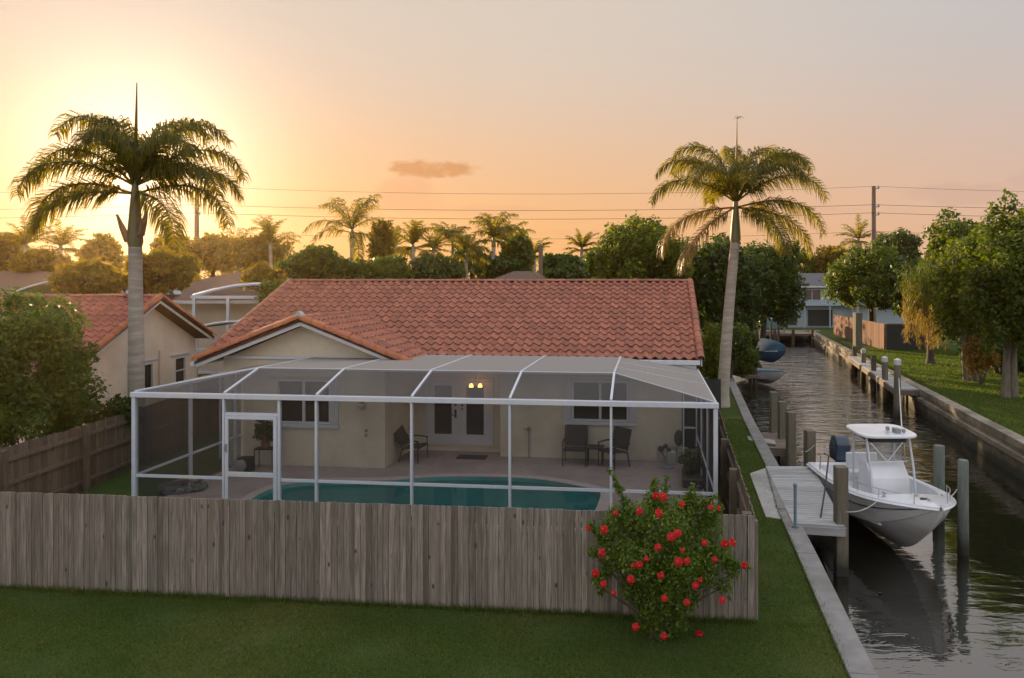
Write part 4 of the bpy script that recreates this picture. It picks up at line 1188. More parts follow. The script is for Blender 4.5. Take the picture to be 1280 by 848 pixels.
# far dock at the canal end
ed = thing('end_dock', 'dark low dock with a teal boat shelter at the canal end', 'dock', (19.0, 64.5, 0))
ff = MB(); ff.bx(16.5, 22.3, 63.6, 66.9, -0.12, 0.08); ff.build('deck_boards', M['dockbrown'], ed)
for x in (16.8, 18.5, 20.2, 22.0):
    MB().tube([(x, 63.5, -2.2), (x, 63.5, 0.5)], 0.14, 8).build('pile', M['darkbark'], ed)
ts = thing('boat_shelter', 'small teal covered boat shelter standing on the far dock', 'shelter', (18.6, 65, 0.08))
MB().bx(17.7, 19.5, 64.4, 66, 0.4, 2.1).build('cover', M['teal'], ts, bevel=0.15)
for x in (17.6, 19.6): MB().bx(x - 0.06, x + 0.06, 64.2, 64.32, 0.08, 3.0).build('lift_post', M['greyplastic'], ts)
for px, pt, Y, lab in ((973, 398, 60, 'thin dark mooring pole left of the far teal shelter'), (964, 402, 58.5, 'thin dark mooring pole half hidden by the tree at the canal end')):
    pile(px, 0, pt, Y, 0.2, lab, 'darkbark', sq=False, name='mooring_pole')

# ================================================================ UTILITY POLES AND WIRES
PY = 66.0
def util_pole(px, label, top, arms=(236, 259, 269)):
    x = (px - CX) / F * PY; zt = CH - (top - HY) / F * PY
    root = thing('utility_pole', label, 'utility pole', (x, PY, 0))
    MB().tube([(x, PY, 0), (x, PY, zt)], [0.26, 0.19], 10).build('shaft', M['poleconc'], root, smooth=True)
    for py in arms:
        z = CH - (py - HY) / F * PY
        m = MB(); m.bar((x - 0.05, PY - 0.2, z), (x + 0.45, PY - 0.2, z), 0.09, 0.09); m.lathe((x + 0.4, PY - 0.2, z), [(0.06, 0.0), (0.09, 0.12), (0.05, 0.2), (0.04, 0.28)], 8)
        m.build('insulator', M['greyplastic'], root)
    return x
x_r = util_pole(1092, 'tall brown utility pole above the trees right of the canal', 233)
x_l = util_pole(246, 'tall pale utility pole half hidden behind the left palm fronds', 236)
xs_p = [x_l - (x_r - x_l), x_l, x_r, x_r + (x_r - x_l)]
for k, (py, sag, lab) in enumerate(((236, 0.75, 'topmost thin power wire strung across the sky'), (259, 0.55, 'middle power wire of the upper three across the sky'), (269, 0.62, 'third power wire down just under the middle one'), (292, 0.75, 'lowest faint power wire just above the tree tops'))):
    z = CH - (py - HY) / F * PY
    m = MB()
    for a, b in zip(xs_p, xs_p[1:]):
        pts = [Vector((a + (b - a) * t, PY - 0.2, z - sag * 4 * t * (1 - t) + 0.2)) for t in [i / 16 for i in range(17)]]
        m.tube(pts, 0.022 if k in (1, 2) else 0.016, 5, cap=False)
    tag(m.build('power_wire', M['wire'], base=(x_l, PY, z)), lab, 'wire')
sp_x = (676 - CX) / F * 40
m = MB(); m.tube([(sp_x, 40, 0), (sp_x, 40, 7.0)], 0.13, 8); m.lathe((sp_x, 40, 7.0), [(0.13, 0), (0.16, 0.1), (0.06, 0.2)], 8)
tag(m.build('short_pole', M['poleconc'], base=(sp_x, 40, 0)), 'slim brown pole rising above the trees behind the red ridge', 'pole')
# ================================================================ BOAT
BL, BK = 4.70, -0.60
bow = Vector((7.30, 13.65, 0)); bd = Vector((0.02, -1, 0)).normalized()
SB = bow - bd * BL
BT = Matrix.Translation((SB.x, SB.y, BK)) @ Matrix.Rotation(math.atan2(bd.y, bd.x), 4, 'Z')
boat = thing('motor_boat', 'white centre console motor boat with hard top moored beside the grey dock', 'boat', (SB.x, SB.y, BK), math.atan2(bd.y, bd.x))
def g_(t): return 1.06 * (1 - max(0.0, (t - 0.42) / 0.58) ** 3.3) * (0.94 + 0.06 * min(1, t / 0.3)) + 0.03 * t
def zs_(t): return 0.80 + 0.34 * t ** 1.9
def zk_(t): return -0.34 if t < 0.5 else -0.34 + 1.42 * ((t - 0.5) / 0.5) ** 2.5
def c_(t): return g_(t) * (0.86 - 0.30 * max(0, (t - 0.35) / 0.65) ** 1.2)
def zc_(t): return zk_(t) + (zs_(t) - zk_(t)) * (0.40 + 0.12 * t)
NS = 26
hb = MB(BT)
rows = []
for i in range(NS + 1):
    t = i / NS; x = t * BL
    k, c, zc, g, zs = zk_(t), c_(t), zc_(t), g_(t), zs_(t)
    sec = [(0, k), (c * 0.5, k + (zc - k) * 0.46), (c, zc), (c + 0.03, zc + 0.012), (c * 0.45 + g * 0.55, zc + (zs - zc) * 0.45), (g * 0.97, zc + (zs - zc) * 0.80), (g, zs - 0.05)]
    rows.append([(x, -y, z) for y, z in reversed(sec)] + [(x, y, z) for y, z in sec[1:]])
m_ = len(rows[0])
hb.add([p for r in rows for p in r], [(i * m_ + j, (i + 1) * m_ + j, (i + 1) * m_ + j + 1, i * m_ + j + 1) for i in range(NS) for j in range(m_ - 1)])
hb.quad(*rows[0])
hl_ = hb.build('hull', M['hull'], boat, smooth=True); hl_.data.set_sharp_from_angle(angle=R(14))
st = MB(BT)
for s in (-1, 1):
    st.tube([(t * BL, s * ((c_(t) * 0.45 + g_(t) * 0.55) * 0.62 + g_(t) * 0.97 * 0.38 + 0.012), zc_(t) + (zs_(t) - zc_(t)) * 0.58) for t in [i / 30 for i in range(30)]], 0.011, 5)
st.build('hull_stripe', M['navy'], boat)
rr_ = MB(BT)
for s in (-1, 1):
    rr_.tube([(t * BL, s * (g_(t) + 0.012), zs_(t) - 0.055) for t in [i / 30 for i in range(31)]], 0.022, 6)
rr_.build('rub_rail', M['gel'], boat, smooth=True)
dkm = MB(BT)
TC, FLZ = 0.74, 0.34
def gi_(t): return max(0.05, g_(t) - 0.17 - 0.12 * max(0, (t - 0.5) / 0.24) ** 2)
ts_ = [i / NS for i in range(NS + 1)]
cock = [t for t in ts_ if t <= TC]
for s in (-1, 1):
    for a, b in zip(cock, cock[1:]):
        P = lambda t, y, z: (t * BL, s * y, z)
        q = [P(a, g_(a), zs_(a) - 0.05), P(b, g_(b), zs_(b) - 0.05), P(b, g_(b) - 0.02, zs_(b)), P(a, g_(a) - 0.02, zs_(a)), P(a, gi_(a), zs_(a) + 0.005), P(b, gi_(b), zs_(b) + 0.005), P(b, gi_(b) - 0.02, FLZ), P(a, gi_(a) - 0.02, FLZ)]
        dkm.quad(q[0], q[1], q[2], q[3]); dkm.quad(q[3], q[2], q[5], q[4]); dkm.quad(q[4], q[5], q[6], q[7])
for a, b in zip(cock, cock[1:]):
    dkm.quad((a * BL, -gi_(a) + 0.02, FLZ), (b * BL, -gi_(b) + 0.02, FLZ), (b * BL, gi_(b) - 0.02, FLZ), (a * BL, gi_(a) - 0.02, FLZ))
e = cock[-1]
dkm.quad((e * BL, -gi_(e), FLZ), (e * BL, gi_(e), FLZ), (e * BL, gi_(e), zs_(e)), (e * BL, -gi_(e), zs_(e)))
fore = [t for t in ts_ if t >= e]
for a, b in zip(fore, fore[1:]):
    for s in (-1, 1):
        dkm.quad((a * BL, s * g_(a), zs_(a) - 0.05), (b * BL, s * g_(b), zs_(b) - 0.05), (b * BL, s * max(0, g_(b) - 0.02), zs_(b)), (a * BL, s * (g_(a) - 0.02), zs_(a)))
        dkm.quad((a * BL, 0, zs_(a) + 0.045), (a * BL, s * (g_(a) - 0.02), zs_(a)), (b * BL, s * max(0, g_(b) - 0.02), zs_(b)), (b * BL, 0, zs_(b) + 0.045))
dkm.quad((0.0, -0.95, zs_(0)), (0.25, -0.9, zs_(0)), (0.25, 0.9, zs_(0)), (0, 0.95, zs_(0)))
dkm.quad((0.25, -0.85, FLZ), (0.25, 0.85, FLZ), (0.25, 0.85, zs_(0)), (0.25, -0.85, zs_(0)))
dkm.build('deck', M['gel'], boat, smooth=True)
cs = MB(BT)
cs.slab([(1.9, -0.45, FLZ), (2.75, -0.45, FLZ), (2.62, -0.45, 1.12), (2.3, -0.45, 1.45), (1.9, -0.45, 1.38)], (0, 0.90, 0))
con = cs.build('console', M['gel'], boat, bevel=0.035)
h = MB(BT); h.bx(2.71, 2.735, 0.05, 0.25, 0.55, 0.78); h.bx(2.72, 2.745, -0.24, -0.08, 0.58, 0.74); h.build('vent_plate', M['greyplastic'], con)
ws = MB(BT); ws.slab([(2.32, -0.42, 1.44), (2.32, 0.42, 1.44), (2.22, 0.42, 1.90), (2.22, -0.42, 1.90)], (0.012, 0, 0.004))
m, n_, l_, b_ = nodes('clear_windscreen'); b_.inputs['Base Color'].default_value = (0.5, 0.52, 0.52, 1); b_.inputs['Roughness'].default_value = 0.1; b_.inputs['Alpha'].default_value = 0.25; M['clear'] = m
ws.build('windscreen', M['clear'], boat)
br = MB(BT)
for s in (-1, 1):
    br.tube([(2.40, s * 0.40, 1.92), (2.44, 0, 1.46)], 0.016, 6); br.tube([(2.40, s * 0.44, 1.44), (2.34, s * 0.44, 1.92)], 0.014, 6)
br.tube([(2.40, -0.46, 1.92), (2.40, 0.46, 1.92)], 0.014, 6); br.tube([(2.46, -0.46, 1.46), (2.46, 0.46, 1.46)], 0.014, 6)
br.build('windscreen_frame', M['steel'], boat)
for s in (-1, 1):
    MB(BT).tube([(2.84, s * 0.50, FLZ), (2.68, s * 0.50, 1.35), (2.44, s * 0.50, 2.10)], 0.026, 8).build('top_leg', M['alu'], boat, smooth=True)
    MB(BT).tube([(1.75, s * 0.50, FLZ), (1.75, s * 0.50, 1.25), (1.75, s * 0.50, 2.10)], 0.026, 8).build('top_leg', M['alu'], boat, smooth=True)
ht = MB(BT)
ol = []
for i in range(32):
    a = 2 * PI * i / 32
    cx_, sy_ = math.cos(a), math.sin(a)
    ol.append((2.10 + 0.62 * math.copysign(abs(cx_) ** 0.45, cx_), 0.68 * math.copysign(abs(sy_) ** 0.45, sy_)))
ht.slab([(x, y, 2.11 - 0.02 * x) for x, y in ol], (0, 0, 0.065))
top = ht.build('hard_top', M['gel'], boat, bevel=0.02)
MB(BT).bx(1.8, 2.5, -0.42, 0.42, 1.92, 2.05).build('overhead_box', M['darkpanel'], top)
rl = MB(BT)
rl.bx(2.3, 2.5, 0.18, 0.3, 2.135, 2.23); rl.tube([(2.25, 0.1, 2.20), (2.42, 0.02, 2.22)], 0.05, 8); rl.blob((2.5, 0.36, 2.19), 0.05)
rl.build('horn_and_light', M['greyplastic'], top)
MB(BT).tube([(2.3, 0.42, 2.13), (2.05, 0.50, 2.8), (1.75, 0.62, 3.3)], [0.016, 0.012, 0.006], 6).build('antenna', M['gel'], top)
MB(BT).tube([(1.45, -0.5, 2.13), (1.3, -0.58, 2.9)], [0.012, 0.005], 6).build('antenna', M['greyplastic'], top)
lp = MB(BT); lp.bx(1.05, 1.4, -0.4, 0.4, FLZ + 0.45, FLZ + 0.6); lp.bx(1.04, 1.1, -0.4, 0.4, FLZ + 0.6, FLZ + 1.0); lp.bx(1.1, 1.35, -0.34, 0.34, FLZ, FLZ + 0.449)
lp.build('helm_seat', M['gel'], boat, bevel=0.03)
en = MB(BT); en.slab([(-0.55, -0.2, 0.78), (-0.02, -0.2, 0.78), (0.02, -0.2, 1.25), (-0.15, -0.2, 1.48), (-0.45, -0.2, 1.42), (-0.6, -0.2, 1.1)], (0, 0.4, 0))
eng = en.build('outboard_engine', M['navy'], boat, bevel=0.07)
em = MB(BT); em.bx(-0.38, -0.12, -0.1, 0.1, 0.0, 0.779); em.bx(-0.5, -0.1, -0.03, 0.03, -0.22, 0.0); em.build('engine_leg', M['black'], eng, bevel=0.02)
rs = MB(BT)
for s in (-1, 1):
    tt = [0.50 + 0.42 * i / 12 for i in range(13)] if s < 0 else [0.72 + 0.2 * i / 8 for i in range(9)]
    rs.tube([(tt[0] * BL, s * (g_(tt[0]) - 0.09), zs_(tt[0]))] + [(t * BL, s * (g_(t) - 0.10), zs_(t) + 0.20) for t in tt] + [(tt[-1] * BL, s * (g_(tt[-1]) - 0.09), zs_(tt[-1]))], 0.012, 6)
    for t in (tt[len(tt) // 3], tt[2 * len(tt) // 3]):
        rs.tube([(t * BL, s * (g_(t) - 0.09), zs_(t)), (t * BL, s * (g_(t) - 0.10), zs_(t) + 0.20)], 0.010, 6)
rs.build('bow_rail', M['steel'], boat, smooth=True)
for x_, y_ in ((3.75, 0.0), (4.25, 0.0), (3.6, -0.62)):
    c = MB(BT); z = zs_(x_ / BL) + 0.05; c.bx(x_ - 0.02, x_ + 0.02, y_ - 0.015, y_ + 0.015, z - 0.06, z + 0.03); c.bx(x_ - 0.09, x_ + 0.09, y_ - 0.014, y_ + 0.014, z + 0.03, z + 0.05); c.build('cleat', M['steel'], boat)
c = MB(BT); c.bx(3.0, 3.4, -0.3, 0.3, FLZ, FLZ + 0.38); c.build('bow_cooler', M['gel'], boat, bevel=0.03)
c = MB(BT); c.lathe((0.86 * BL, 0, zs_(0.86) + 0.04), [(0.0, 0), (0.07, 0), (0.07, 0.02), (0.0, 0.02)], 12); c.build('deck_hatch', M['black'], boat)
def rope(label, pts, sag, r=0.013, mat='rope'):
    P = []
    for a, b in zip(pts, pts[1:]):
        a, b = Vector(a), Vector(b)
        for i in range(10):
            t = i / 10; P.append(a.lerp(b, t) + Vector((0, 0, -sag * 4 * t * (1 - t))))
    P.append(Vector(pts[-1]))
    return tag(MB().tube(P, r, 6).build('mooring_line', M[mat], base=P[0], smooth=True), label, 'rope')
bp_ = BT @ Vector((3.6, 0.62, zs_(0.76) + 0.06))
rope('pale line from the boat bow to the round pile on its right', [bp_, A(1204, 612, 15.2) + Vector((-0.14, 0, 0))], 0.12)
bp2 = BT @ Vector((3.6, -0.62, zs_(0.76) + 0.06))
rope('pale line hanging from the boat side to the dock pile', [bp2, A(1052, 640, 14.02) + Vector((0.1, 0, 0)), G(1024, 662, -0.25)], 0.12)
rope('dark line wound round the top of the stern dock pile', [A(1012, 565, 18.75) + Vector((-0.13, -0.03, 0)), A(1012, 556, 18.75) + Vector((0.13, -0.03, 0))], 0.02, 0.012)
m = MB(); p = G(994, 659, 0.05); m.tube([p, p + Vector((0, 0, 0.85))], 0.032, 8); m.lathe(p + Vector((0, 0, 0.85)), [(0.04, -0.02), (0.045, 0.02), (0.02, 0.05)], 8); m.lathe(p, [(0.07, 0), (0.07, 0.03)], 8)
tag(m.build('pipe_post', M['pipe'], base=p, smooth=True), 'thin blue grey pipe post on the dock corner', 'post')
m = MB(); p, q = G(1023, 664, -0.1), A(1036, 570, 16.2); m.tube([p, p.lerp(q, 0.5) + Vector((0.02, 0, 0)), q, q + Vector((-0.12, 0, 0.06))], 0.018, 6)
tag(m.build('whip_pole', M['black'], base=p), 'thin dark slanting pole leaning between dock and boat', 'pole')
m = MB(); p = A(1025, 583, 17.6); m.tube([p, p + Vector((0.02, 0, 0.26)), p + Vector((-0.02, 0, 0.3))], 0.015, 6); m.blob(p + Vector((0, 0, 0.32)), 0.03)
m.tube([p + Vector((0, 0, 0)), Vector((p.x, p.y, 0.04))], 0.015, 6)
tag(m.build('stern_light', M['greyplastic'], base=p), 'tiny grey light rod by the boat stern', 'light')

# two small boats far up the left bank
def skiff(label, px, py, Y, mat, covered, L=3.6, rz=0.5, z0=-0.2):
    base = A(px, py, Y)
    T = Matrix.Translation(base) @ Matrix.Rotation(rz, 4, 'Z')
    root = thing('small_boat', label, 'boat', base, rz)
    hbm = MB(T); rows = []
    for i in range(15):
        t = i / 14; x = (t - 0.5) * L
        g = 0.85 * (1 - max(0, (t - 0.35) / 0.65) ** 2.2) + 0.02; zs = 0.6 + 0.25 * t ** 2; k = 0 if t < 0.6 else 0.7 * ((t - 0.6) / 0.4) ** 2
        sec = [(0, k), (g * 0.8, k + (zs - k) * 0.4), (g, zs)]
        rows.append([(x, -y, z) for y, z in reversed(sec)] + [(x, y, z) for y, z in sec[1:]])
    hbm.add([p for r in rows for p in r], [(i * 5 + j, (i + 1) * 5 + j, (i + 1) * 5 + j + 1, i * 5 + j + 1) for i in range(14) for j in range(4)])
    hbm.quad(*rows[0])
    hbm.build('hull', M['hull'] if not covered else M['blue'], root, smooth=True)
    cv = MB(T)
    def cover(u, v):
        t = u; g = 0.85 * (1 - max(0, (t - 0.35) / 0.65) ** 2.2) + 0.03
        y = (v - 0.5) * 2
        return Vector(((t - 0.5) * L, y * g, 0.62 + 0.25 * t ** 2 + (0.75 if covered else 0.12) * (1 - y * y) * (math.sin(PI * min(1, 0.12 + t * 0.8)) ** 0.7)))
    cv.grid(cover, 14, 8); cv.build('cover', M[mat], root, smooth=True)
    return root
skiff('small boat under a dark blue cover on a lift by the left bank', 956, 452, 42.5, 'blue', True, 4.0, R(-70))
skiff('small white and blue boat low beside the blue covered one', 952, 478, 40.0, 'blue', False, 3.8, R(-66))
lf = thing('lift_frame', 'dark wooden lift frame below the two small boats', 'boat lift', A(946, 480, 39.5))
for px in (938, 944):
    p = A(px, 480, 39.2); MB().tube([(p.x, p.y, -2.2), (p.x, p.y, 0.6)], 0.12, 8).build('pile', M['darkbark'], lf)
p, q = A(928, 474, 38.8), A(950, 474, 38.8); MB().bar((p.x, p.y, -0.75 + .35), (q.x, q.y, -0.75 + .35), 0.3, 0.16).build('cross_beam', M['dockbrown'], lf)
p, q = A(930, 478, 43), A(952, 478, 43); MB().bar((p.x, p.y, -0.4), (q.x, q.y, -0.4), 0.3, 0.16).build('cross_beam', M['dockbrown'], lf)

# ================================================================ THINGS IN THE ENCLOSURE
def floor_at(px, py): return G(px, py, 0.065)
def patio_chair(label, p, rz, lounge=False, group=None):
    root = thing('patio_chair', label, 'chair', p, rz, group)
    T = Matrix.Translation(p) @ Matrix.Rotation(rz, 4, 'Z')          # +Y is the back, -Y the front
    w, sz, bz, rk = (0.29, 0.42, 0.98, 0.16) if not lounge else (0.29, 0.38, 0.98, 0.36)
    s = MB(T); s.slab([(-w, -0.26, sz + 0.02), (w, -0.26, sz + 0.02), (w, 0.2, sz - 0.03), (-w, 0.2, sz - 0.03)], (0, 0, 0.035)); s.build('seat', M['sling'], root, bevel=0.008)
    s = MB(T); s.slab([(-w, 0.21, sz + 0.02), (w, 0.21, sz + 0.02), (w, 0.21 + rk, bz), (-w, 0.21 + rk, bz)], (0, 0.03, 0.01)); s.build('backrest', M['sling'], root, bevel=0.008)
    for sx_ in (-1, 1):
        x = sx_ * (w + 0.02)
        MB(T).tube([(x, -0.28, 0), (x, -0.26, sz + 0.21)], 0.016, 6).build('leg', M['black'], root)
        MB(T).tube([(x, 0.30, 0), (x, 0.2, sz), (x, 0.21 + rk, bz)], 0.016, 6).build('leg', M['black'], root)
        MB(T).tube([(x, -0.29, sz + 0.21), (x, 0.0, sz + 0.235), (x, 0.24 + rk * 0.4, sz + 0.2)], 0.02, 6).build('armrest', M['black'], root)
    f = MB(T); f.bar((-w, -0.26, sz), (w, -0.26, sz), 0.025, 0.03); f.bar((-w, 0.2, sz - 0.04), (w, 0.2, sz - 0.04), 0.025, 0.03); f.build('frame_bar', M['black'], root)
patio_chair('dark sling patio chair facing the pool under the right window', floor_at(719, 580), -HA)
patio_chair('dark sling patio chair turned sideways right of the small table', floor_at(767, 583), R(-48))
patio_chair('reclined sling patio chair in the porch beside the glass doors', floor_at(517, 575), R(78), True)
p = floor_at(744, 580)
tb = thing('side_table', 'small dark square side table between the two sling chairs', 'table', p, -HA)
T = Matrix.Translation(p) @ Matrix.Rotation(-HA, 4, 'Z')
MB(T).bx(-0.24, 0.24, -0.22, 0.22, 0.44, 0.48).build('tabletop', M['sling'], tb, bevel=0.005)
for a in (-1, 1):
    for b in (-1, 1): MB(T).bx(a * 0.2 - 0.02, a * 0.2 + 0.02, b * 0.18 - 0.02, b * 0.18 + 0.02, 0, 0.439).build('leg', M['black'], tb)
p = floor_at(590, 572); T = Matrix.Translation(p) @ Matrix.Rotation(-HA, 4, 'Z')
tag(MB(T).bx(-0.42, 0.42, -0.2, 0.22, 0.0, 0.018).build('doormat', M['mat'], base=p, bevel=0.006), 'dark coir doormat in front of the white glass doors', 'doormat')
# twin lamp under the porch ceiling
lp_ = thing('porch_lamp', 'twin porch lamp glowing warm above the glass doors', 'lamp', uv(-5.02, 19.6, 2.8))
LP = uv(-5.02, 19.6, 0)
MB().lathe((LP.x, LP.y, 2.74), [(0.06, 0.0), (0.07, 0.055)], 12).build('ceiling_rose', M['greyplastic'], lp_)
MB().tube([(LP.x, LP.y, 2.75), (LP.x, LP.y, 2.12)], 0.01, 6).build('rod', M['greyplastic'], lp_)
MB().tube([(LP.x - 0.13, LP.y, 2.08), (LP.x, LP.y, 2.13), (LP.x + 0.13, LP.y, 2.08)], 0.012, 6).build('arm', M['greyplastic'], lp_)
for s in (-1, 1):
    MB().lathe((LP.x + s * 0.13, LP.y, 1.95), [(0.07, 0.0), (0.06, 0.05), (0.04, 0.10), (0.02, 0.11)], 12).build('lamp_shade', M['bulb'], lp_, smooth=True)
# wall light on the wing
wl2 = thing('wall_light', 'small dull wall light between left window and porch', 'wall light', uv(-7.62, 17.6, 1.75))
p = uv(-7.62, 17.6, 0)
MB().box((p.x, p.y, 1.77), (0.12, 0.03, 0.14), rz=-HA).build('back_plate', M['greyplastic'], wl2)
MB().lathe((p.x + 0.01, p.y - 0.09, 1.64), [(0.03, 0), (0.08, 0.06), (0.085, 0.12), (0.03, 0.15)], 10).build('lamp_glass', M['stonepot'], wl2, smooth=True)
# hose bib riser right of the doors
p = uv(-3.35, 19.1, 0.06)
m = MB(); m.tube([p, p + Vector((0, 0, 0.82))], 0.018, 6); m.blob(p + Vector((0, -0.03, 0.84)), 0.05); m.tube([p + Vector((-0.16, 0, 0.82)), p + Vector((0.05, -0.05, 0.8))], 0.015, 6)
tag(m.build('standpipe', M['greyplastic'], base=p, smooth=True), 'thin grey standpipe against the wall right of the doors', 'tap')
# plant stand with potted plant by the left window
p = floor_at(332, 586)
sd_ = thing('plant_stand', 'thin dark metal plant stand against the wing wall', 'stand', p)
MB().box(p + Vector((0, 0, 0.545)), (0.5, 0.3, 0.03)).build('tabletop', M['black'], sd_)
for a in (-1, 1):
    for b in (-1, 1): MB().tube([p + Vector((a * 0.235, b * 0.135, 0)), p + Vector((a * 0.235, b * 0.135, 0.53))], 0.012, 6).build('leg', M['black'], sd_)
m = MB(); m.tube([p + Vector((-0.23, -0.13, 0.04)), p + Vector((-0.5, -0.14, 0.02))], 0.012, 6)
PLANT_AT = p + Vector((0.0, 0, 0.56))
p = floor_at(304, 590)
fn = thing('pump_unit', 'round faced grey box unit on the floor left of the plant stand', 'pump', p)
MB().box(p + Vector((0.05, 0.05, 0.19)), (0.34, 0.28, 0.37)).build('housing', M['black'], fn, bevel=0.02)
m = MB(); c = p + Vector((-0.02, -0.11, 0.19)); m.tube([c + Vector((0, 0.02, 0)), c + Vector((0, -0.05, 0)), c + Vector((0, -0.07, 0))], [0.16, 0.16, 0.12], 18); m.build('drum_face', M['greyplastic'], fn, smooth=True)
# rock pond ornament
p = G(228, 612, 0.065); rnd = random.Random(8)
rp = thing('rock_pond', 'low ring of dark rocks with a shallow basin at the enclosure corner', 'rock garden', p)
for k in range(34):
    a = 2 * PI * k / 34 + rnd.uniform(-.1, .1); r = rnd.uniform(0.33, 0.52)
    q = p + Vector((math.cos(a) * r * 1.0, math.sin(a) * r * 0.75, 0.05))
    if k % 1 == 0: MB().blob(q, (rnd.uniform(.06, .11), rnd.uniform(.06, .1), rnd.uniform(.05, .1)), 7, 5, 0.15, rnd).build('rock', M['rock'], rp, smooth=True)
MB().lathe(p, [(0.42, 0.0), (0.4, 0.05), (0.05, 0.055)], 16).build('basin', M['rock'], rp)
m = MB(); a = p + Vector((-0.25, 0.12, 0.16)); m.tube([a, a + Vector((0.25, 0.02, 0.04)), a + Vector((0.52, 0, 0.02)), a + Vector((0.66, -0.02, 0.1))], [0.03, 0.05, 0.045, 0.02], 7)
m.tube([a + Vector((0.3, 0, 0.04)), a + Vector((0.38, 0.05, 0.15))], [0.03, 0.012], 6); m.tube([a + Vector((0.15, 0, 0.0)), a + Vector((0.1, 0, -0.13))], [0.02, 0.02], 6); m.tube([a + Vector((0.45, 0, 0.0)), a + Vector((0.45, 0, -0.13))], [0.02, 0.02], 6)
tag(m.build('driftwood', M['driftwood'], base=a, smooth=True), 'pale driftwood branch lying across the dark rocks', 'driftwood')
# ornamental metal plant with stone block by the right wall
p = floor_at(838, 580)
og = thing('garden_ornament', 'dark metal leaf ornament in a pale square pot by the right wall', 'ornament', p)
MB().box(p + Vector((0.02, 0, 0.17)), (0.24, 0.22, 0.34)).build('pot', M['stonepot'], og, bevel=0.015)
for dx, h, r in ((-0.26, 0.42, 0.10), (-0.14, 0.50, 0.08), (-0.05, 0.40, 0.07), (0.22, 0.72, 0.15)):
    q = p + Vector((dx, -0.05, h))
    m = MB(); m.blob(q, (r * 0.85, 0.03, r * (1.5 if h > .6 else .85)), 10, 8); m.tube([q, p + Vector((dx * 0.4, -0.02, 0.32 if abs(dx) < .2 else 0.0))], 0.013, 6); m.build('metal_leaf', M['bronze'], og, smooth=True)
MB().lathe(p + Vector((-0.15, -0.3, 0)), [(0.22, 0), (0.22, 0.02), (0.04, 0.03), (0.03, 0.3), (0.02, 0.31)], 14).build('dish_foot', M['greyplastic'], og, smooth=True)
p = floor_at(852, 576); m = MB(); m.box(p + Vector((0.05, 0.1, 0.17)), (0.34, 0.2, 0.34), taper=0.85)
tag(m.build('stone_block', M['stonepot'], base=p, bevel=0.02), 'pale stone block behind the leaf ornament at the wall corner', 'block')
PL2 = floor_at(868, 604)
pb = thing('planter', 'dark rough planter box at the right side of the enclosure', 'planter', PL2)
m = MB(); m.box(PL2 + Vector((0.02, 0.1, 0.1)), (0.62, 1.1, 0.2), rz=-R(8)); m.build('box', M['darkbark'], pb, bevel=0.02)
m = MB()
for k in range(16):
    q = PL2 + Vector((rnd.uniform(-.25, .3), rnd.uniform(-.8, .0), 0.04)); m.blob(q, (.08, .09, .06), 7, 5, .2, rnd)
m.build('edge_stones', M['rock'], pb, smooth=True)
# ================================================================ VEGETATION
def np_mesh(name, V, nper):
    """V: (n*nper,3) points, polygons of nper consecutive points"""
    n = len(V) // nper
    me = bpy.data.meshes.new(name)
    me.vertices.add(len(V)); me.vertices.foreach_set('co', V.astype(np.float32).ravel())
    me.loops.add(len(V)); me.loops.foreach_set('vertex_index', np.arange(len(V), dtype=np.int32))
    me.polygons.add(n); me.polygons.foreach_set('loop_start', np.arange(0, len(V), nper, dtype=np.int32))
    me.update(calc_edges=True)
    return me
def leaf_points(clumps, n, size, seed, up=0.35, elong=1.8, rmin=0.45, sizevar=0.35):
    rg = np.random.default_rng(seed)
    C = np.array([c[0] for c in clumps], float); Rr = np.array([c[1] for c in clumps], float)
    w = (Rr.prod(axis=1)) ** (2 / 3); w /= w.sum()
    idx = rg.choice(len(C), n, p=w)
    d = rg.normal(size=(n, 3)); d /= np.linalg.norm(d, axis=1)[:, None]
    rad = rmin + (1.06 - rmin) * rg.random(n) ** 0.6
    p = C[idx] + d * Rr[idx] * rad[:, None] + rg.normal(size=(n, 3)) * size * 0.4
    nn = d * 0.6 + rg.normal(size=(n, 3)) * 0.55 + np.array([0, 0, up]); nn /= np.linalg.norm(nn, axis=1)[:, None]
    t = rg.normal(size=(n, 3)); t[:, 2] -= 0.3; t -= nn * (t * nn).sum(1)[:, None]; t /= np.linalg.norm(t, axis=1)[:, None]
    b = np.cross(nn, t)
    L = size * (1 + sizevar * rg.normal(size=n)).clip(0.4, 2.0)
    Wd = L / elong
    V = np.empty((n, 4, 3))
    V[:, 0] = p - t * (L / 2)[:, None]
    V[:, 1] = p + b * (Wd / 2)[:, None] - nn * (L * 0.08)[:, None]
    V[:, 2] = p + t * (L / 2)[:, None] - nn * (L * 0.12)[:, None]
    V[:, 3] = p - b * (Wd / 2)[:, None] - nn * (L * 0.08)[:, None]
    return V.reshape(-1, 3)
def leaf_obj(name, clumps, n, size, seed, mat, parent=None, base=None, **k):
    V = leaf_points(clumps, n, size, seed, **k)
    return link_mesh(name, np_mesh(name, V, 4), M[mat], parent, base)
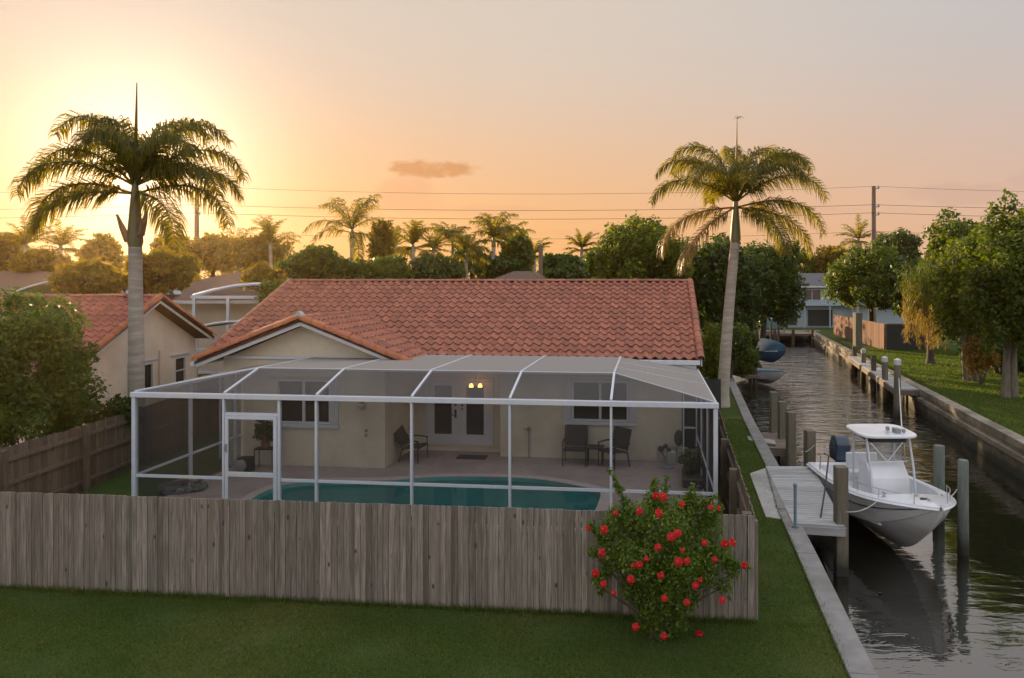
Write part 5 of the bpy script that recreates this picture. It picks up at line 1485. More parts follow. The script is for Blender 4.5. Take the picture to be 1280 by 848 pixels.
def crown_clumps(c, r, k, seed, cr=0.36, lo=-0.5, flat=1.0):
    rnd = random.Random(seed)
    c = Vector(c); out_ = []
    g = PI * (3 - math.sqrt(5))
    for i in range(k):
        z = 1 - (1 - lo) * (i + 0.5) / k
        rr_ = math.sqrt(max(0, 1 - z * z)); a = g * i + rnd.uniform(-0.4, 0.4)
        f = rnd.uniform(0.55, 0.86)
        p = c + Vector((r[0] * rr_ * math.cos(a) * f, r[1] * rr_ * math.sin(a) * f, r[2] * z * f))
        q = rnd.uniform(0.7, 1.25) * cr
        out_.append((tuple(p), (r[0] * q, r[1] * q, r[2] * q * 0.8 * flat)))
        for _ in range(2):
            e = Vector((rnd.gauss(0, 1), rnd.gauss(0, 1), rnd.gauss(0.3, 1))).normalized()
            s = q * rnd.uniform(0.35, 0.6)
            out_.append((tuple(p + Vector((e.x * r[0] * q, e.y * r[1] * q, e.z * r[2] * q * 0.9))), (r[0] * s, r[1] * s, r[2] * s * 0.8)))
    return out_
def tree(name, label, px, Y, top, halfw, bottom, n, size, mat='leaf', seed=1, bark='trunk', k=16, tr=0.16, lean=0.0, cat='tree', base_dx=0.0, group=None, depth=1.0, zb=0.0, stems=1, cr=0.36, lo=-0.5):
    x = (px - CX) / F * Y
    zt = CH - (top - HY) / F * Y; zbm = CH - (bottom - HY) / F * Y
    rx = halfw / F * Y; rz_ = (zt - zbm) / 2; cz = (zt + zbm) / 2
    bx_ = x + base_dx
    root = thing(name, label, cat, (bx_, Y, zb), group=group)
    cl = crown_clumps((x, Y, cz), (rx * 0.92, rx * depth, rz_ * 0.95), k, seed, cr, lo)
    rnd = random.Random(seed)
    tm = MB()
    for s in range(stems):
        ox = (s - (stems - 1) / 2) * tr * 2.2
        hb_ = max(zb + 0.3, cz - rz_ * 0.35)
        jit = rnd.uniform(-0.15, 0.15) * rx
        tm.tube([(bx_ + ox, Y, zb - 0.05), (bx_ + ox * 1.2 + jit * 0.3, Y + 0.05, zb + (hb_ - zb) * 0.4), (bx_ + (x - bx_) * 0.6 + ox * 1.6 + jit, Y, hb_), (x + ox + jit, Y, cz + rz_ * 0.35)], [tr * 1.35, tr, tr * 0.8, tr * 0.25], 9)
        for (p, q) in rnd.sample(cl[::3], min(len(cl) // 3, 6 if stems == 1 else 4)):
            a = Vector((bx_ + (x - bx_) * 0.6 + ox * 1.6 + jit, Y, hb_ + rnd.uniform(-0.1, 0.4) * rz_))
            p = Vector(p); tm.tube([a, a.lerp(p, 0.5) + Vector((0, 0, 0.12 * rz_)), p], [tr * 0.5, tr * 0.32, tr * 0.1], 6)
    tm.build('trunk', M[bark], root, smooth=True)
    leaf_obj('crown', cl, n, size, seed, mat, root)
    return root
def shrub(name, label, clumps, n, size, mat, base, seed=1, stems=6, cat='shrub', group=None, stemmat='darkbark', **k):
    root = thing(name, label, cat, base, group=group)
    rnd = random.Random(seed); tm = MB(); b = Vector(base)
    for (p, q) in rnd.sample(clumps, min(len(clumps), stems)):
        p = Vector(p); tm.tube([b + Vector((rnd.uniform(-.08, .08), rnd.uniform(-.05, .05), -0.03)), b.lerp(p, 0.5) + Vector((0, 0, 0.1)), p], [0.03, 0.02, 0.008], 6)
    tm.build('stem', M[stemmat], root, smooth=True)
    leaf_obj('foliage', clumps, n, size, seed, mat, root, **k)
    return root

def frond_geo(mb, rach, base, az, e0, L, droop, ll, n, seed, hang=1.0, wid=0.045, r0=0.03, start=0.10, plume=0.5):
    rnd = random.Random(seed)
    base = Vector(base)
    hd = Vector((math.cos(az), math.sin(az), 0)); side = Vector((-hd.y, hd.x, 0)); up = Vector((0, 0, 1))
    K = 18; pts = [base.copy()]; tang = []
    for i in range(K):
        s = (i + 0.5) / K
        e = e0 - droop * s ** 2.0
        t = hd * math.cos(e) + up * math.sin(e); tang.append(t)
        pts.append(pts[-1] + t * (L / K))
    tang.append(tang[-1])
    rach.tube(pts, [r0 * (1 - 0.85 * i / K) for i in range(K + 1)], 5)
    for i in range(n):
        s = start + (1 - start) * (i + rnd.random()) / n
        f = s * K; j = min(int(f), K - 1)
        p = pts[j].lerp(pts[j + 1], f - j); t = tang[j]
        nrm = side.cross(t).normalized()
        prof = max(0.28, math.sin(PI * min(1, 0.14 + 0.80 * s)) ** 0.6) * rnd.uniform(0.85, 1.1)
        for sg in (-1, 1):
            l_ = ll * prof
            d1 = (side * sg * 0.62 + t * 0.50 + nrm * rnd.uniform(-plume * 0.8, plume)).normalized()
            d2 = (d1 * 0.55 + Vector((0, 0, -1)) * hang * rnd.uniform(0.6, 1.15) + t * 0.15).normalized()
            wv = t.cross(d1); wv = (t - d1 * t.dot(d1)).normalized() * wid * 0.5
            q = p + d1 * l_ * 0.42; e_ = q + d2 * l_ * 0.58
            mb.add([p - wv * 0.6, p + wv * 0.6, q + wv, q - wv, e_ + wv * 0.08, e_ - wv * 0.08], [(0, 1, 2, 3), (3, 2, 4, 5)])
def palm(label, base, top_z, crown_x, r0, r1, shaft_len, fronds, ll, n, seed, spear=0.0, mat='frond', wid=0.05, base_y=None, group=None, dry=(), name='royal_palm', rfr=0.035, bulge=1.08, shaftmat='shaft', hang=1.0, spear_tip=False):
    b = Vector(base)
    root = thing(name, label, 'palm tree', b, group=group)
    tp = Vector((crown_x, b.y if base_y is None else base_y, top_z - shaft_len))
    pts, rad = [], []
    for i in range(13):
        t = i / 12
        p = b.lerp(tp, t); p.x += (tp.x - b.x) * (t * t - t) * 0.35
        pts.append(p)
        rr_ = r0 + (r1 - r0) * t + r0 * (bulge - 1) * math.exp(-((t - 0.45) / 0.25) ** 2)
        if i == 0: rr_ *= 1.3
        rad.append(rr_)
    MB().tube(pts, rad, 16).build('trunk', M['palmtrunk'], root, smooth=True)
    ct = Vector((crown_x + (tp.x - b.x) * 0.05, tp.y, top_z))
    if shaft_len > 0.1:
        MB().tube([tp, tp.lerp(ct, 0.08), tp.lerp(ct, 0.3), tp.lerp(ct, 0.7), ct], [r1 * 0.95, r1 * 1.18, r1 * 1.05, r1 * 0.7, r1 * 0.42], 14).build('crownshaft', M[shaftmat], root, smooth=True)
    for k, fr_ in enumerate(fronds):
        az, e0, L, dr = fr_[:4]
        m1, m2 = MB(), MB()
        dryf = k in dry
        frond_geo(m1, m2, ct + Vector((math.cos(R(az)) * r1 * 0.3, math.sin(R(az)) * r1 * 0.3, -0.12 - (0.25 if e0 < 20 else 0))), R(az), R(e0), L, R(dr), ll * (fr_[4] if len(fr_) > 4 else 1), n, seed * 50 + k, hang, wid, rfr)
        nr = len(m1.v)
        m1.add(m2.v, m2.f)
        fo = m1.build('frond', M['fronddry' if dryf else mat], root)
    if spear:
        a = ct + Vector((0, 0, -0.2))
        m = MB(); tip = ct + Vector((0.05, 0, spear)); m.tube([a, a.lerp(tip, 0.5), tip], [0.07, 0.045, 0.012], 6)
        if spear_tip:
            for ax_, az_ in ((0.18, -0.12), (0.3, -0.05), (-0.12, -0.1), (0.16, 0.02)):
                m.tube([tip + Vector((0, 0, -0.15)), tip + Vector((ax_ * 0.6, 0, -0.05)), tip + Vector((ax_, 0, az_ - 0.1))], [0.012, 0.01, 0.004], 4)
        m.build('spear_leaf', M[mat if not spear_tip else 'fronddry'], root)
    return root

# ---- the two tall palms
Yl = 19.5
xl = (169 - CX) / F * Yl
zc = CH - (226 - HY) / F * Yl
fr_left = [(178, 79, 3.7, 150), (152, 84, 3.5, 142), (55, 84, 3.5, 144), (5, 68, 3.6, 130), (178, 45, 3.7, 132), (4, 43, 3.7, 124), (186, 18, 3.3, 118), (352, 14, 3.4, 98), (325, -6, 3.0, 84), (222, 0, 2.9, 90), (95, 50, 3.0, 118), (262, 72, 2.6, 140), (196, 30, 3.4, 118), (344, 28, 3.4, 112),
           (120, 66, 3.2, 125), (160, 62, 3.4, 132), (22, 30, 3.2, 112), (335, 60, 3.1, 138)]
lp1 = palm('tall royal palm dark against the low sun left of the pool', (xl + 0.05, Yl, 0), zc, xl, 0.205, 0.175, 1.9, fr_left, 0.90, 130, 3, spear=2.8, wid=0.037, rfr=0.04)
m = MB()
for (px, py0, py1, s) in ((150, 300, 268, -1), (183, 292, 262, 1)):
    a = A(168 + s * 8, py0 + 2, Yl - 0.1); b = A(px - s * -0, py1, Yl - 0.15) if False else A(px + s * 6 - s * 14, py1, Yl - 0.15)
    b = A(168 + s * (22 if s < 0 else 16), py1, Yl - 0.2)
    m.tube([a, a.lerp(b, 0.5), b], [0.10, 0.085, 0.03], 6)
m.build('hanging_sheath', M['husk'], lp1)
Yr = 27.5
xr0 = (903 - CX) / F * Yr; xr1 = (919 - CX) / F * Yr
zc = CH - (248 - HY) / F * Yr
fr_right = [(162, 80, 4.1, 138), (28, 80, 4.1, 140), (6, 62, 4.2, 122), (356, 38, 4.2, 114), (350, 14, 4.0, 100), (336, -8, 3.8, 82), (176, 58, 4.1, 122), (182, 34, 4.0, 110),
            (265, 54, 3.7, 148), (85, 84, 3.9, 124), (100, 40, 3.5, 108), (315, 50, 3.8, 128), (140, 64, 4.0, 122),
            (200, -30, 3.7, 48, 0.8), (178, -4, 3.9, 88, 0.95), (300, -12, 3.4, 74), (225, 48, 3.7, 128), (330, 66, 3.8, 132)]
palm('leaning royal palm with a grey trunk and ragged tip beside the canal', (xr0, Yr, 0), zc, xr1, 0.25, 0.185, 1.8, fr_right, 1.0, 125, 4, spear=3.35, wid=0.041, rfr=0.045, bulge=1.0, dry=(13, 14), spear_tip=True, shaftmat='shaft')

# ---- hibiscus with its red flowers
HBY = 9.72
hc = []
def hcl(px, py, rpx, dy=0.0, f=1.0):
    p = A(px, py, HBY + dy); r = rpx / F * HBY
    hc.append((tuple(p), (r, r * 0.9, r * f)))
rnd = random.Random(12)
for px, py, rp_, dy in ((830, 700, 44, 0), (790, 690, 34, -.1), (868, 690, 36, -.1), (770, 655, 24, .1), (800, 648, 26, -.15), (850, 645, 30, 0), (885, 660, 24, .05), (820, 745, 36, -.1), (850, 745, 30, -.05), (795, 735, 26, 0),
                        (880, 715, 24, -.05), (765, 700, 22, 0), (757, 672, 15, 0), (900, 690, 20, 0), (912, 706, 12, 0), (905, 733, 13, 0), (828, 785, 22, 0), (812, 772, 20, 0), (845, 775, 20, 0), (890, 640, 16, 0), (868, 628, 15, 0), (815, 625, 15, 0.05), (772, 640, 13, 0), (835, 660, 30, -.35), (800, 700, 30, -.4), (850, 705, 30, -.4), (830, 725, 30, -.35), (742, 690, 10, 0), (752, 735, 11, 0), (918, 715, 9, 0)):
    hcl(px, py, rp_, dy)
NB = len(hc)
for (x0, y0, x1, y1, r) in ((795, 660, 770, 606, 8), (795, 660, 775, 612, 9), (818, 640, 818, 610, 9), (826, 640, 832, 608, 8), (850, 645, 862, 618, 9), (880, 650, 896, 636, 9), (865, 635, 888, 625, 7), (756, 676, 742, 660, 8), (905, 700, 930, 708, 6), (760, 715, 745, 722, 7)):
    for i in range(5):
        t = i / 4; hcl(x0 + (x1 - x0) * t * 1.3, y0 + (y1 - y0) * t * 1.3, r * (0.95 - 0.55 * t), 0.0, 1.3)
hib = shrub('hibiscus_shrub', 'tall green shrub covered in red flowers in front of the grey fence', [(c, tuple(q * 0.8 for q in r)) for c, r in hc[:NB]], 25000, 0.048, 'hib', (1.13, HBY, 0), 12, 16, elong=1.9, rmin=0.35, sizevar=0.3)
leaf_obj('foliage', hc[NB:], 7000, 0.042, 13, 'hib', hib, elong=1.8, rmin=0.1)
sm_ = MB()
for k in range(NB, len(hc), 5): sm_.tube([(1.13, HBY, 0.6)] + [hc[k + i][0] for i in range(5)], 0.008, 5)
sm_.build('stem', M['darkbark'], hib)
fl_px = [(294, 170), (392, 162), (181, 232), (248, 238), (472, 170), (490, 103), (458, 97), (685, 145), (718, 150), (568, 134), (523, 268), (549, 253), (468, 310), (569, 322), (660, 292), (744, 295), (775, 290), (702, 360), (823, 385), (553, 370), (587, 367), (421, 358), (392, 382), (367, 386), (212, 417), (238, 333), (245, 462), (286, 498), (357, 443), (480, 425), (622, 468), (640, 445), (495, 520), (587, 537), (732, 527), (377, 637), (493, 675)]
fl0 = None
def flower_mesh(seed, R0):
    rnd = random.Random(seed); m = MB()
    for k in range(5):
        a = 2 * PI * k / 5 + rnd.uniform(-.2, .2); pts = []
        ca, sa = math.cos(a), math.sin(a)
        def pet(u, v):
            r = R0 * (0.12 + 0.95 * v); w = R0 * 0.62 * math.sin(PI * min(0.93, 0.12 + 0.75 * v)) ** 0.8 * (u - 0.5) * 2
            z = R0 * (0.25 * v - 0.55 * v * v + 0.30) + 0.10 * R0 * math.sin(u * 7 + k)
            return Vector((ca * r - sa * w, sa * r + ca * w, z))
        m.grid(pet, 4, 4)
    return m
for k, (zx, zy) in enumerate(fl_px):
    px, py = zx / 3.2875 + 680, zy / 3.2875 + 590
    q = math.sqrt(max(0.0, 1 - ((px - 830) / 105) ** 2 - ((py - 700) / 110) ** 2))
    p = A(px, py, HBY - 0.15 - 0.62 * q)
    rnd = random.Random(100 + k)
    R0 = rnd.uniform(0.032, 0.056)
    m = flower_mesh(k, R0)
    dirv = Vector((rnd.uniform(-.7, .7) + (px - 830) / 150, -1.0, rnd.uniform(-.1, .9))).normalized()
    m.T = Matrix.Translation(p) @ dirv.to_track_quat('Z', 'Y').to_matrix().to_4x4()
    fo = m.build('flower', M['petal'], hib, smooth=True)
    s_ = MB(m.T); s_.tube([(0, 0, 0.2 * R0), (0, 0, R0 * 1.05)], [0.006, 0.010], 5); s_.build('stamen', M['yellow'], fo)
p = G(874, 795, 0.0); m = flower_mesh(77, 0.06); m.T = Matrix.Translation(p + Vector((0, 0, 0.03)))
tag(m.build('fallen_flower', M['petal'], base=p, smooth=True), 'single red flower lying on the lawn right of the shrub', 'flower')

# ---- garden bush at far left, planting at the left fence
cl = crown_clumps((-13.55, 16.6, 2.6), (1.65, 1.5, 2.2), 26, 51, 0.33, -0.9)
shrub('garden_bush', 'big round dark green bush behind the left fence', cl, 34000, 0.115, 'leafbush', (-13.3, 16.6, 0), 51, 10, 'bush', elong=2.0, rmin=0.25)
cl = crown_clumps((-12.25, 18.3, 1.55), (0.5, 0.5, 0.5), 9, 52, 0.4, -0.8)
shrub('fence_bush', 'small pale leaved bush between fence and palm trunk', cl, 1500, 0.10, 'leafdark', (-12.25, 18.3, 0), 52, 5, 'bush')
cl = crown_clumps((-13.1, 18.0, 1.5), (0.7, 0.4, 0.45), 9, 53, 0.4, -0.8)
shrub('fence_bush', 'low silvery bush along the fence beside the big bush', cl, 2000, 0.08, 'leafdark', (-13.1, 18.0, 0), 53, 5, 'bush')
cl = crown_clumps(PLANT_AT + Vector((0.0, 0, 0.42)), (0.27, 0.25, 0.34), 10, 54, 0.42, -0.6)
pt = shrub('potted_plant', 'bushy potted plant standing on the thin metal stand', cl, 900, 0.085, 'leafdark', PLANT_AT, 54, 6, 'plant', elong=1.6)
MB().lathe(PLANT_AT, [(0.09, 0), (0.12, 0.14), (0.125, 0.15), (0.1, 0.15)], 14).build('pot', M['terracotta'], pt)
cl = crown_clumps(PL2 + Vector((0.02, 0.1, 0.45)), (0.32, 0.35, 0.36), 10, 55, 0.4, -0.8)
shrub('planter_shrub', 'bushy green shrub growing from the dark planter box', cl, 1500, 0.07, 'leaf', tuple(PL2 + Vector((0.02, 0.1, 0.15))), 55, 6, 'plant')

# ---- trees behind
B = [  # name, label, px, Y, top, halfw, bottom, n, size, mat
 ('broadleaf_tree', 'gold tinted round tree just behind the left tile roof', 112, 30, 322, 42, 378, 6000, 0.22, 'leafglow'),
 ('broadleaf_tree', 'gold green drooping tree right behind the left palm trunk', 205, 31, 308, 40, 376, 6500, 0.22, 'leafglow'),
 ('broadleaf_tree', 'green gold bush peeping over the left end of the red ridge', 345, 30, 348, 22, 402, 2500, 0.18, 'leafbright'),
 ('broadleaf_tree', 'dim golden tree between the two little date palms at far left', 52, 48, 312, 30, 354, 4500, 0.26, 'leafglow'),
 ('broadleaf_tree', 'golden hedge like tree hiding the right part of the brown roof', 330, 33, 330, 26, 372, 3500, 0.2, 'leafglow'),
 ('broadleaf_tree', 'tree at the far left edge below the wires', 8, 58, 292, 26, 350, 4000, 0.34, 'leafglow'),
 ('broadleaf_tree', 'round tree in sunset glare left of the palm crown', 128, 56, 290, 26, 350, 4000, 0.34, 'leafglow'),
 ('broadleaf_tree', 'tree in sunset glare right of the palm crown', 218, 60, 292, 30, 352, 4000, 0.36, 'leafglow'),
 ('broadleaf_tree', 'tall tree directly behind the pale utility pole', 268, 62, 288, 34, 352, 4500, 0.36, 'leafglow'),
 ('broadleaf_tree', 'tree with flat top between utility pole and date palms', 322, 58, 288, 36, 352, 4500, 0.36, 'leafglow'),
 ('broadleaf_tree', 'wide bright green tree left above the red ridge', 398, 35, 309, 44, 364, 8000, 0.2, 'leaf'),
 ('broadleaf_tree', 'thin upright tree right beside the tallest feathery palm', 478, 46, 272, 17, 350, 2600, 0.26, 'leafglow'),
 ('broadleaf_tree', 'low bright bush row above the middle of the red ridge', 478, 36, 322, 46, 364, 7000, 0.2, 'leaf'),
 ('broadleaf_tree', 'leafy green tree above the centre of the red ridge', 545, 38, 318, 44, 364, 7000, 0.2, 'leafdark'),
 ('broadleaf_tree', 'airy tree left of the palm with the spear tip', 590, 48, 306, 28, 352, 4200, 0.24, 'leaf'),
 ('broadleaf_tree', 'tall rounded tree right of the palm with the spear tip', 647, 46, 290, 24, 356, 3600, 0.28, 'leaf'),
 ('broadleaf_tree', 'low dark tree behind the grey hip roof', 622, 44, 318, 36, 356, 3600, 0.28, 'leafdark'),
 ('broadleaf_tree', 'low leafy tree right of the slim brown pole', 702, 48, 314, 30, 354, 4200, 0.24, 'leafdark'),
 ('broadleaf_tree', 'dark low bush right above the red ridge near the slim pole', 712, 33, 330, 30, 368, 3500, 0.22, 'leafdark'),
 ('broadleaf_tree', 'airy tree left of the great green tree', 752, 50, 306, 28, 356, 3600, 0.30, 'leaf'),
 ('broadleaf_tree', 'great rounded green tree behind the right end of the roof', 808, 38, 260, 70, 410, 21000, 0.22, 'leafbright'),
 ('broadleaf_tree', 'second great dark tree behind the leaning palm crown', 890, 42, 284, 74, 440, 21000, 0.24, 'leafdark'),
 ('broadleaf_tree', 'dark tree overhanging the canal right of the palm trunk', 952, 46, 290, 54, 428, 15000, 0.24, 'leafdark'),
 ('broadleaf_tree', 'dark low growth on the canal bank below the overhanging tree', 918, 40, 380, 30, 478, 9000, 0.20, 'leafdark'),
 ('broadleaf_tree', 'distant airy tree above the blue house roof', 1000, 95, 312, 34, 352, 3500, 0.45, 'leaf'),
 ('broadleaf_tree', 'distant gold tipped tree right above the blue house', 1038, 92, 304, 26, 356, 3500, 0.42, 'leafglow'),
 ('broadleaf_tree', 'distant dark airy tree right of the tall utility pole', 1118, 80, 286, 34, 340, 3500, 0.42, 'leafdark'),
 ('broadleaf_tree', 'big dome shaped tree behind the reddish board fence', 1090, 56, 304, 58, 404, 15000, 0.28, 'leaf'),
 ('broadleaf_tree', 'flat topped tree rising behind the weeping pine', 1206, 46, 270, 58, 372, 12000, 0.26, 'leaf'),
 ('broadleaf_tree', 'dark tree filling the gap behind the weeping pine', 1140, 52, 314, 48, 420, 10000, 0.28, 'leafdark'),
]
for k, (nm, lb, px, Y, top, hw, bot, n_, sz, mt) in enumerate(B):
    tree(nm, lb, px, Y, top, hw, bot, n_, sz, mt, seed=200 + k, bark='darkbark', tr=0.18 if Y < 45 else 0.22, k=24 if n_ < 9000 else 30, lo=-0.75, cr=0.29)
tree('canal_bank_tree', 'sprawling many stemmed tree on the far lawn right of the weeping pine', 1218, 34.5, 292, 52, 440, 17000, 0.20, 'leafbright', seed=301, bark='trunk', tr=0.11, stems=3, k=24, lo=-0.8, base_dx=-0.2)
tree('canal_bank_tree', 'large leafy tree at the right edge with a thick grey trunk', 1262, 29.6, 246, 62, 450, 20000, 0.19, 'leaf', seed=302, bark='trunk', tr=0.15, stems=2, k=26, lo=-0.75)
tree('canal_bank_tree', 'shadowy undergrowth tree behind the two big trees at right', 1250, 37, 400, 50, 474, 7000, 0.2, 'leafdark', seed=303, bark='darkbark', tr=0.1, stems=2, k=14, lo=-0.9)
cl = crown_clumps(A(1225, 448, 33), (0.8, 0.6, 0.9), 10, 61, 0.4, -0.9)
p = A(1225, 448, 33)
shrub('croton_bush', 'small orange leaved bush between the two big trees at right', cl, 1500, 0.16, 'leaforange', (p.x, p.y, 0), 61, 5, 'bush')
p = A(885, 432, 29.5)
cl = crown_clumps((p.x, p.y, 1.5), (0.75, 0.8, 1.6), 16, 62, 0.36, -0.9)
shrub('side_shrub', 'bright green upright shrub beside the right gable of the roof', cl, 6000, 0.13, 'leafbright', (p.x, p.y, 0), 62, 8, 'shrub')
for k, (px, py, Y, r, lb) in enumerate(((925, 455, 37, 1.0, 'leafy shrub on the bank beside the small covered boats'), (912, 430, 35, 1.3, 'dark shrub just right of the leaning palm trunk'))):
    p = A(px, py, Y); cl = crown_clumps((p.x, p.y, max(0.8, p.z)), (r, r, r * 0.9), 12, 70 + k, 0.38, -0.9)
    shrub('bank_shrub', lb, cl, 3500, 0.15, 'leafdark' if k else 'leaf', (p.x, p.y, 0), 70 + k, 6, 'shrub')
# weeping pine: hanging orange strands
wp = thing('weeping_pine', 'weeping pine with orange hanging needles beside the dark panel wall', 'tree', tuple(G(1163, 455, 0)))
b = G(1163, 455, 0)
tm = MB(); tm.tube([b + Vector((0, 0, -0.05)), b + Vector((0, 0, 0.3)), b + Vector((0.05, 0, 2.5)), b + Vector((-0.05, 0, 5.0)), b + Vector((0.1, 0, 6.3))], [0.34, 0.22, 0.18, 0.12, 0.04], 10)
rnd = random.Random(90); rg = np.random.default_rng(90)
strands = []
for k in range(46):
    a = rnd.uniform(0, 2 * PI); z = rnd.uniform(3.2, 6.2); r = rnd.uniform(0.5, 1.75) * (1.15 - 0.35 * (z - 3.2) / 3)
    e = b + Vector((math.cos(a) * r - 0.1, math.sin(a) * r, z))
    s = b + Vector((0, 0, z - 0.6))
    tm.tube([s, s.lerp(e, 0.6) + Vector((0, 0, 0.25)), e], [0.05, 0.03, 0.01], 5)
    for j in range(7):
        q = s.lerp(e, rnd.uniform(0.45, 1.05)) + Vector((rnd.gauss(0, .15), rnd.gauss(0, .15), 0.2))
        strands.append((q, rnd.uniform(0.9, 2.6)))
tm.build('trunk', M['darkbark'], wp, smooth=True)
def needles(strs, mat, nm, dens):
    V = []
    for q, L in strs:
        L = min(L, q.z - 1.1)
        n_ = int(dens * max(L, 0.4))
        t = rg.random(n_)
        p = np.array(q)[None, :] + np.stack([rg.normal(0, 0.07, n_), rg.normal(0, 0.07, n_), -t * L], 1)
        d = np.stack([rg.normal(0, 0.35, n_), rg.normal(0, 0.35, n_), -np.ones(n_)], 1); d /= np.linalg.norm(d, axis=1)[:, None]
        l_ = rg.uniform(0.14, 0.32, n_)[:, None]
        w = rg.normal(size=(n_, 3)); w -= d * (w * d).sum(1)[:, None]; w /= np.linalg.norm(w, axis=1)[:, None]; w *= 0.014
        V.append(np.stack([p - w, p + w, p + d * l_ + w * .3, p + d * l_ - w * .3], 1).reshape(-1, 3))
    link_mesh(nm, np_mesh(nm, np.concatenate(V), 4), M[mat], wp)
needles([s for s in strands if s[0].z < b.z + 5.2 and (s[0].x < b.x + 0.5)], 'leaforange', 'hanging_needles', 26)
needles([s for s in strands if not (s[0].z < b.z + 5.2 and (s[0].x < b.x + 0.5))], 'leaf', 'hanging_needles', 26)

# ---- palms in the distance
def far_palm(label, px, Y, cy, L, seed, kind=0, tr=0.17, spear=0.0, mat='frond'):
    x = (px - CX) / F * Y; z = CH - (cy - HY) / F * Y
    rnd = random.Random(seed); fr = []
    nf = 17 if kind == 0 else 24
    for k in range(nf):
        az = 360 * k / nf * 2.4 + rnd.uniform(-12, 12)
        e0 = rnd.choice([70, 50, 30, 10, -10]) + rnd.uniform(-8, 8) if kind == 0 else rnd.uniform(-15, 85)
        fr.append((az, e0, L * rnd.uniform(0.85, 1.1), rnd.uniform(70, 105) if kind == 0 else rnd.uniform(45, 75)))
    return palm(label, (x + rnd.uniform(-.2, .2), Y, 0), z, x, tr, tr * 0.8, 0.8 if kind == 0 else 0.3, fr, L * (0.30 if kind == 0 else 0.20), 24, seed, spear=spear, mat=mat, wid=0.07, rfr=0.04, name='feather_palm' if kind == 0 else 'date_palm', bulge=1.0, hang=0.9 if kind == 0 else 0.35)
far_palm('small date palm silhouetted at far left above the arched roof', 32, 52, 303, 2.4, 1, 1)
far_palm('small date palm silhouetted in the glare left of the palm trunk', 76, 54, 306, 2.3, 2, 1)
far_palm('small palm in the golden trees right of the pale utility pole', 338, 56, 302, 2.6, 3, 1)
far_palm('tallest feathery palm above the left part of the red ridge', 440, 45, 284, 3.2, 4, 0, 0.2)
far_palm('fan shaped date palm left of a smaller one above the ridge', 516, 50, 304, 2.2, 5, 1)
far_palm('smaller fan shaped date palm above the middle of the ridge', 542, 54, 308, 1.9, 6, 1)
far_palm('palm with a spear tip above the middle of the ridge', 617, 44, 294, 2.3, 7, 0, 0.16, spear=1.2)
far_palm('little palm just right of the slim brown pole', 727, 58, 308, 1.9, 8, 1)
far_palm('round headed palm left beside the tall brown utility pole', 1073, 72, 297, 2.6, 9, 1)
far_palm('thin palm in front of the dark trees above the centre roof', 583, 40, 312, 1.8, 10, 0, 0.12)

far_palm('slender palm rising between the centre shrubs and the palm with the spear tip', 566, 52, 303, 2.2, 11, 0, 0.13)
far_palm('feathery palm just left of the tall rounded centre tree', 636, 54, 300, 2.3, 12, 0, 0.14)
far_palm('short date palm left of the slim brown pole', 668, 60, 316, 2.0, 13, 1)
far_palm('dim palm in the golden trees right of the palm trunk', 298, 60, 306, 2.6, 14, 0, 0.16)
far_palm('small palm right beside the thin upright tree', 494, 58, 306, 2.2, 15, 1)
# ---- far wood reads as one mass
rg = np.random.default_rng(7)
cl = []
for k in range(150):
    px = rg.uniform(-500, 2000); Y = rg.uniform(85, 125)
    x = (px - CX) / F * Y; h = rg.uniform(5.0, 7.6)
    cl.append(((x, Y, h * 0.55), (rg.uniform(3, 6), rg.uniform(3, 5), h * 0.45)))
tag(leaf_obj('distant_woods', cl, 26000, 0.85, 8, 'leaf', base=(0, 100, 0)), kind='stuff')
cl = []
for k in range(60):
    px = rg.uniform(-300, 600); Y = rg.uniform(62, 76)
    x = (px - CX) / F * Y; h = rg.uniform(5.2, 7.6)
    cl.append(((x, Y, h * 0.55), (rg.uniform(2, 3.6), rg.uniform(2, 3), h * 0.45)))
tag(leaf_obj('distant_woods', cl, 22000, 0.5, 9, 'leafglow', base=(0, 70, 0)), kind='stuff')

# ---- grass blades on the near lawn
def blades(name, pts, h0, h1, w, seed):
    rg = np.random.default_rng(seed); n = len(pts)
    a = rg.uniform(0, 2 * PI, n); h = rg.uniform(h0, h1, n); l = rg.normal(0, 0.35, (n, 2)) * h[:, None]
    dx = np.stack([np.cos(a), np.sin(a)], 1) * (w / 2)
    V = np.zeros((n, 3, 3))
    V[:, 0, :2] = pts - dx; V[:, 1, :2] = pts + dx; V[:, 2, :2] = pts + l; V[:, 2, 2] = h
    V[:, :2, 2] = -0.002
    return tag(link_mesh(name, np_mesh(name, V.reshape(-1, 3), 3), M['blade']), kind='stuff')
rg = np.random.default_rng(17)
def scatter(n, poly_fn, x0, x1, y0, y1):
    p = np.stack([rg.uniform(x0, x1, n), rg.uniform(y0, y1, n)], 1)
    return p[poly_fn(p[:, 0], p[:, 1])]
fx = lambda x: FL.y + (x - FL.x) * (FR.y - FL.y) / (FR.x - FL.x)
lwx = lambda y: np.interp(y, [q[1] for q in LW], [q[0] for q in LW]) - 0.38
patchy = lambda x, y: (np.sin(x * 3.1 + np.sin(y * 2.3) * 1.7) + np.sin(y * 4.3 + x * 1.3) + rg.normal(0, 1.2, x.shape)) > -1.4
pts = scatter(190000, lambda x, y: (y < fx(np.minimum(x, 2.67)) - 0.02) & (x < lwx(y)) & (x > (0 - CX) / F * y - 0.3) & patchy(x, y), -10.2, 4.3, 8.2, 11.6)
blades('grass', pts, 0.012, 0.038, 0.010, 1)
pts = scatter(90000, lambda x, y: (x < lwx(y) + 0.04) & (x > 2.75 + (y - 10.2) * 0.147) & patchy(x, y), 2.6, 6.6, 10.0, 25)
blades('grass', pts, 0.015, 0.045, 0.014, 2)
t = rg.random(5200); px_ = FL.x + (FR.x - FL.x) * t
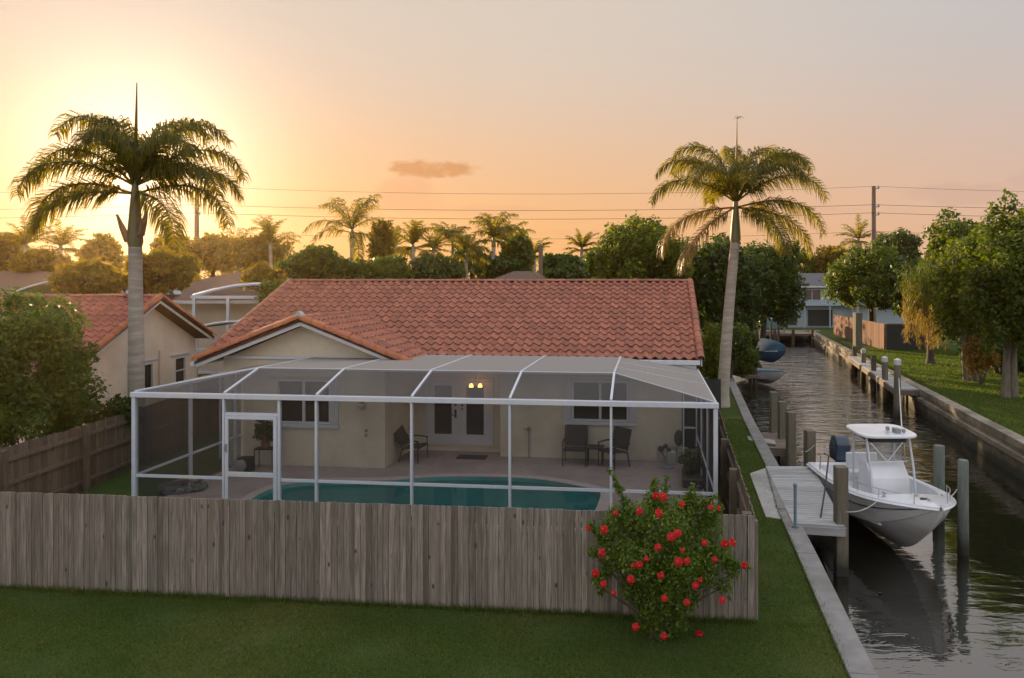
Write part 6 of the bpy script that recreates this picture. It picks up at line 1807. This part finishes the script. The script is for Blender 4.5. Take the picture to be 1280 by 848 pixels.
blades('grass', np.stack([px_, fx(px_) - np.abs(rg.normal(0, 0.035, len(t))) - 0.015], 1), 0.04, 0.13, 0.012, 3)
t = rg.random(2600); yy = 8.5 + t * 16
blades('grass', np.stack([lwx(yy) + np.abs(rg.normal(0, 0.04, len(t))), yy], 1), 0.03, 0.10, 0.012, 4)
pts = scatter(110000, lambda x, y: (x > RWX(y) + 0.45) & patchy(x, y), 13, 27, 20, 50)
blades('grass', pts, 0.04, 0.11, 0.035, 5)
# ================================================================ HAZE
HAZE = 0.00026
if HAZE > 0:
    hz = MB(); hz.bx(-160, 160, -20, 150, -3.6, 16.5)
    m = bpy.data.materials.new('evening_haze'); m.use_nodes = True
    n, l = m.node_tree.nodes, m.node_tree.links
    n.remove(n['Principled BSDF'])
    pv = n.new('ShaderNodeVolumePrincipled')
    pv.inputs['Color'].default_value = (1.0, 0.68, 0.34, 1)
    pv.inputs['Density'].default_value = HAZE
    pv.inputs['Anisotropy'].default_value = 0.78
    l.new(pv.outputs[0], n['Material Output'].inputs['Volume'])
    tag(hz.build('haze', m), kind='stuff')

# ================================================================ GROUPS OF REPEATS
GROUPS = {'dock_pile': 'piles along the docks and landings', 'wooden_fence': 'board fences round the garden', 'broadleaf_tree': 'broadleaf trees beyond the house',
          'canal_bank_tree': 'trees on the far canal bank', 'date_palm': 'small date palms in the distance', 'feather_palm': 'feathery palms in the distance', 'royal_palm': 'tall royal palms by the house',
          'patio_chair': 'sling chairs on the pool deck', 'power_wire': 'power wires across the sky', 'utility_pole': 'utility poles behind the houses', 'seawall': 'seawalls of the canal',
          'small_boat': 'small boats by the left bank', 'shingle_roof_house': 'shingle roofed houses behind', 'fence_bush': 'low bushes along the left fence', 'bank_shrub': 'shrubs on the left canal bank',
          'mooring_line': 'mooring lines at the boat dock', 'mooring_pole': 'thin mooring poles at the canal end', 'pool_enclosure': 'white screen enclosures'}
for o in S.objects:
    if o.parent is None and 'label' in o:
        st_ = o.name.split('.')[0]
        if st_ in GROUPS: o['group'] = GROUPS[st_]
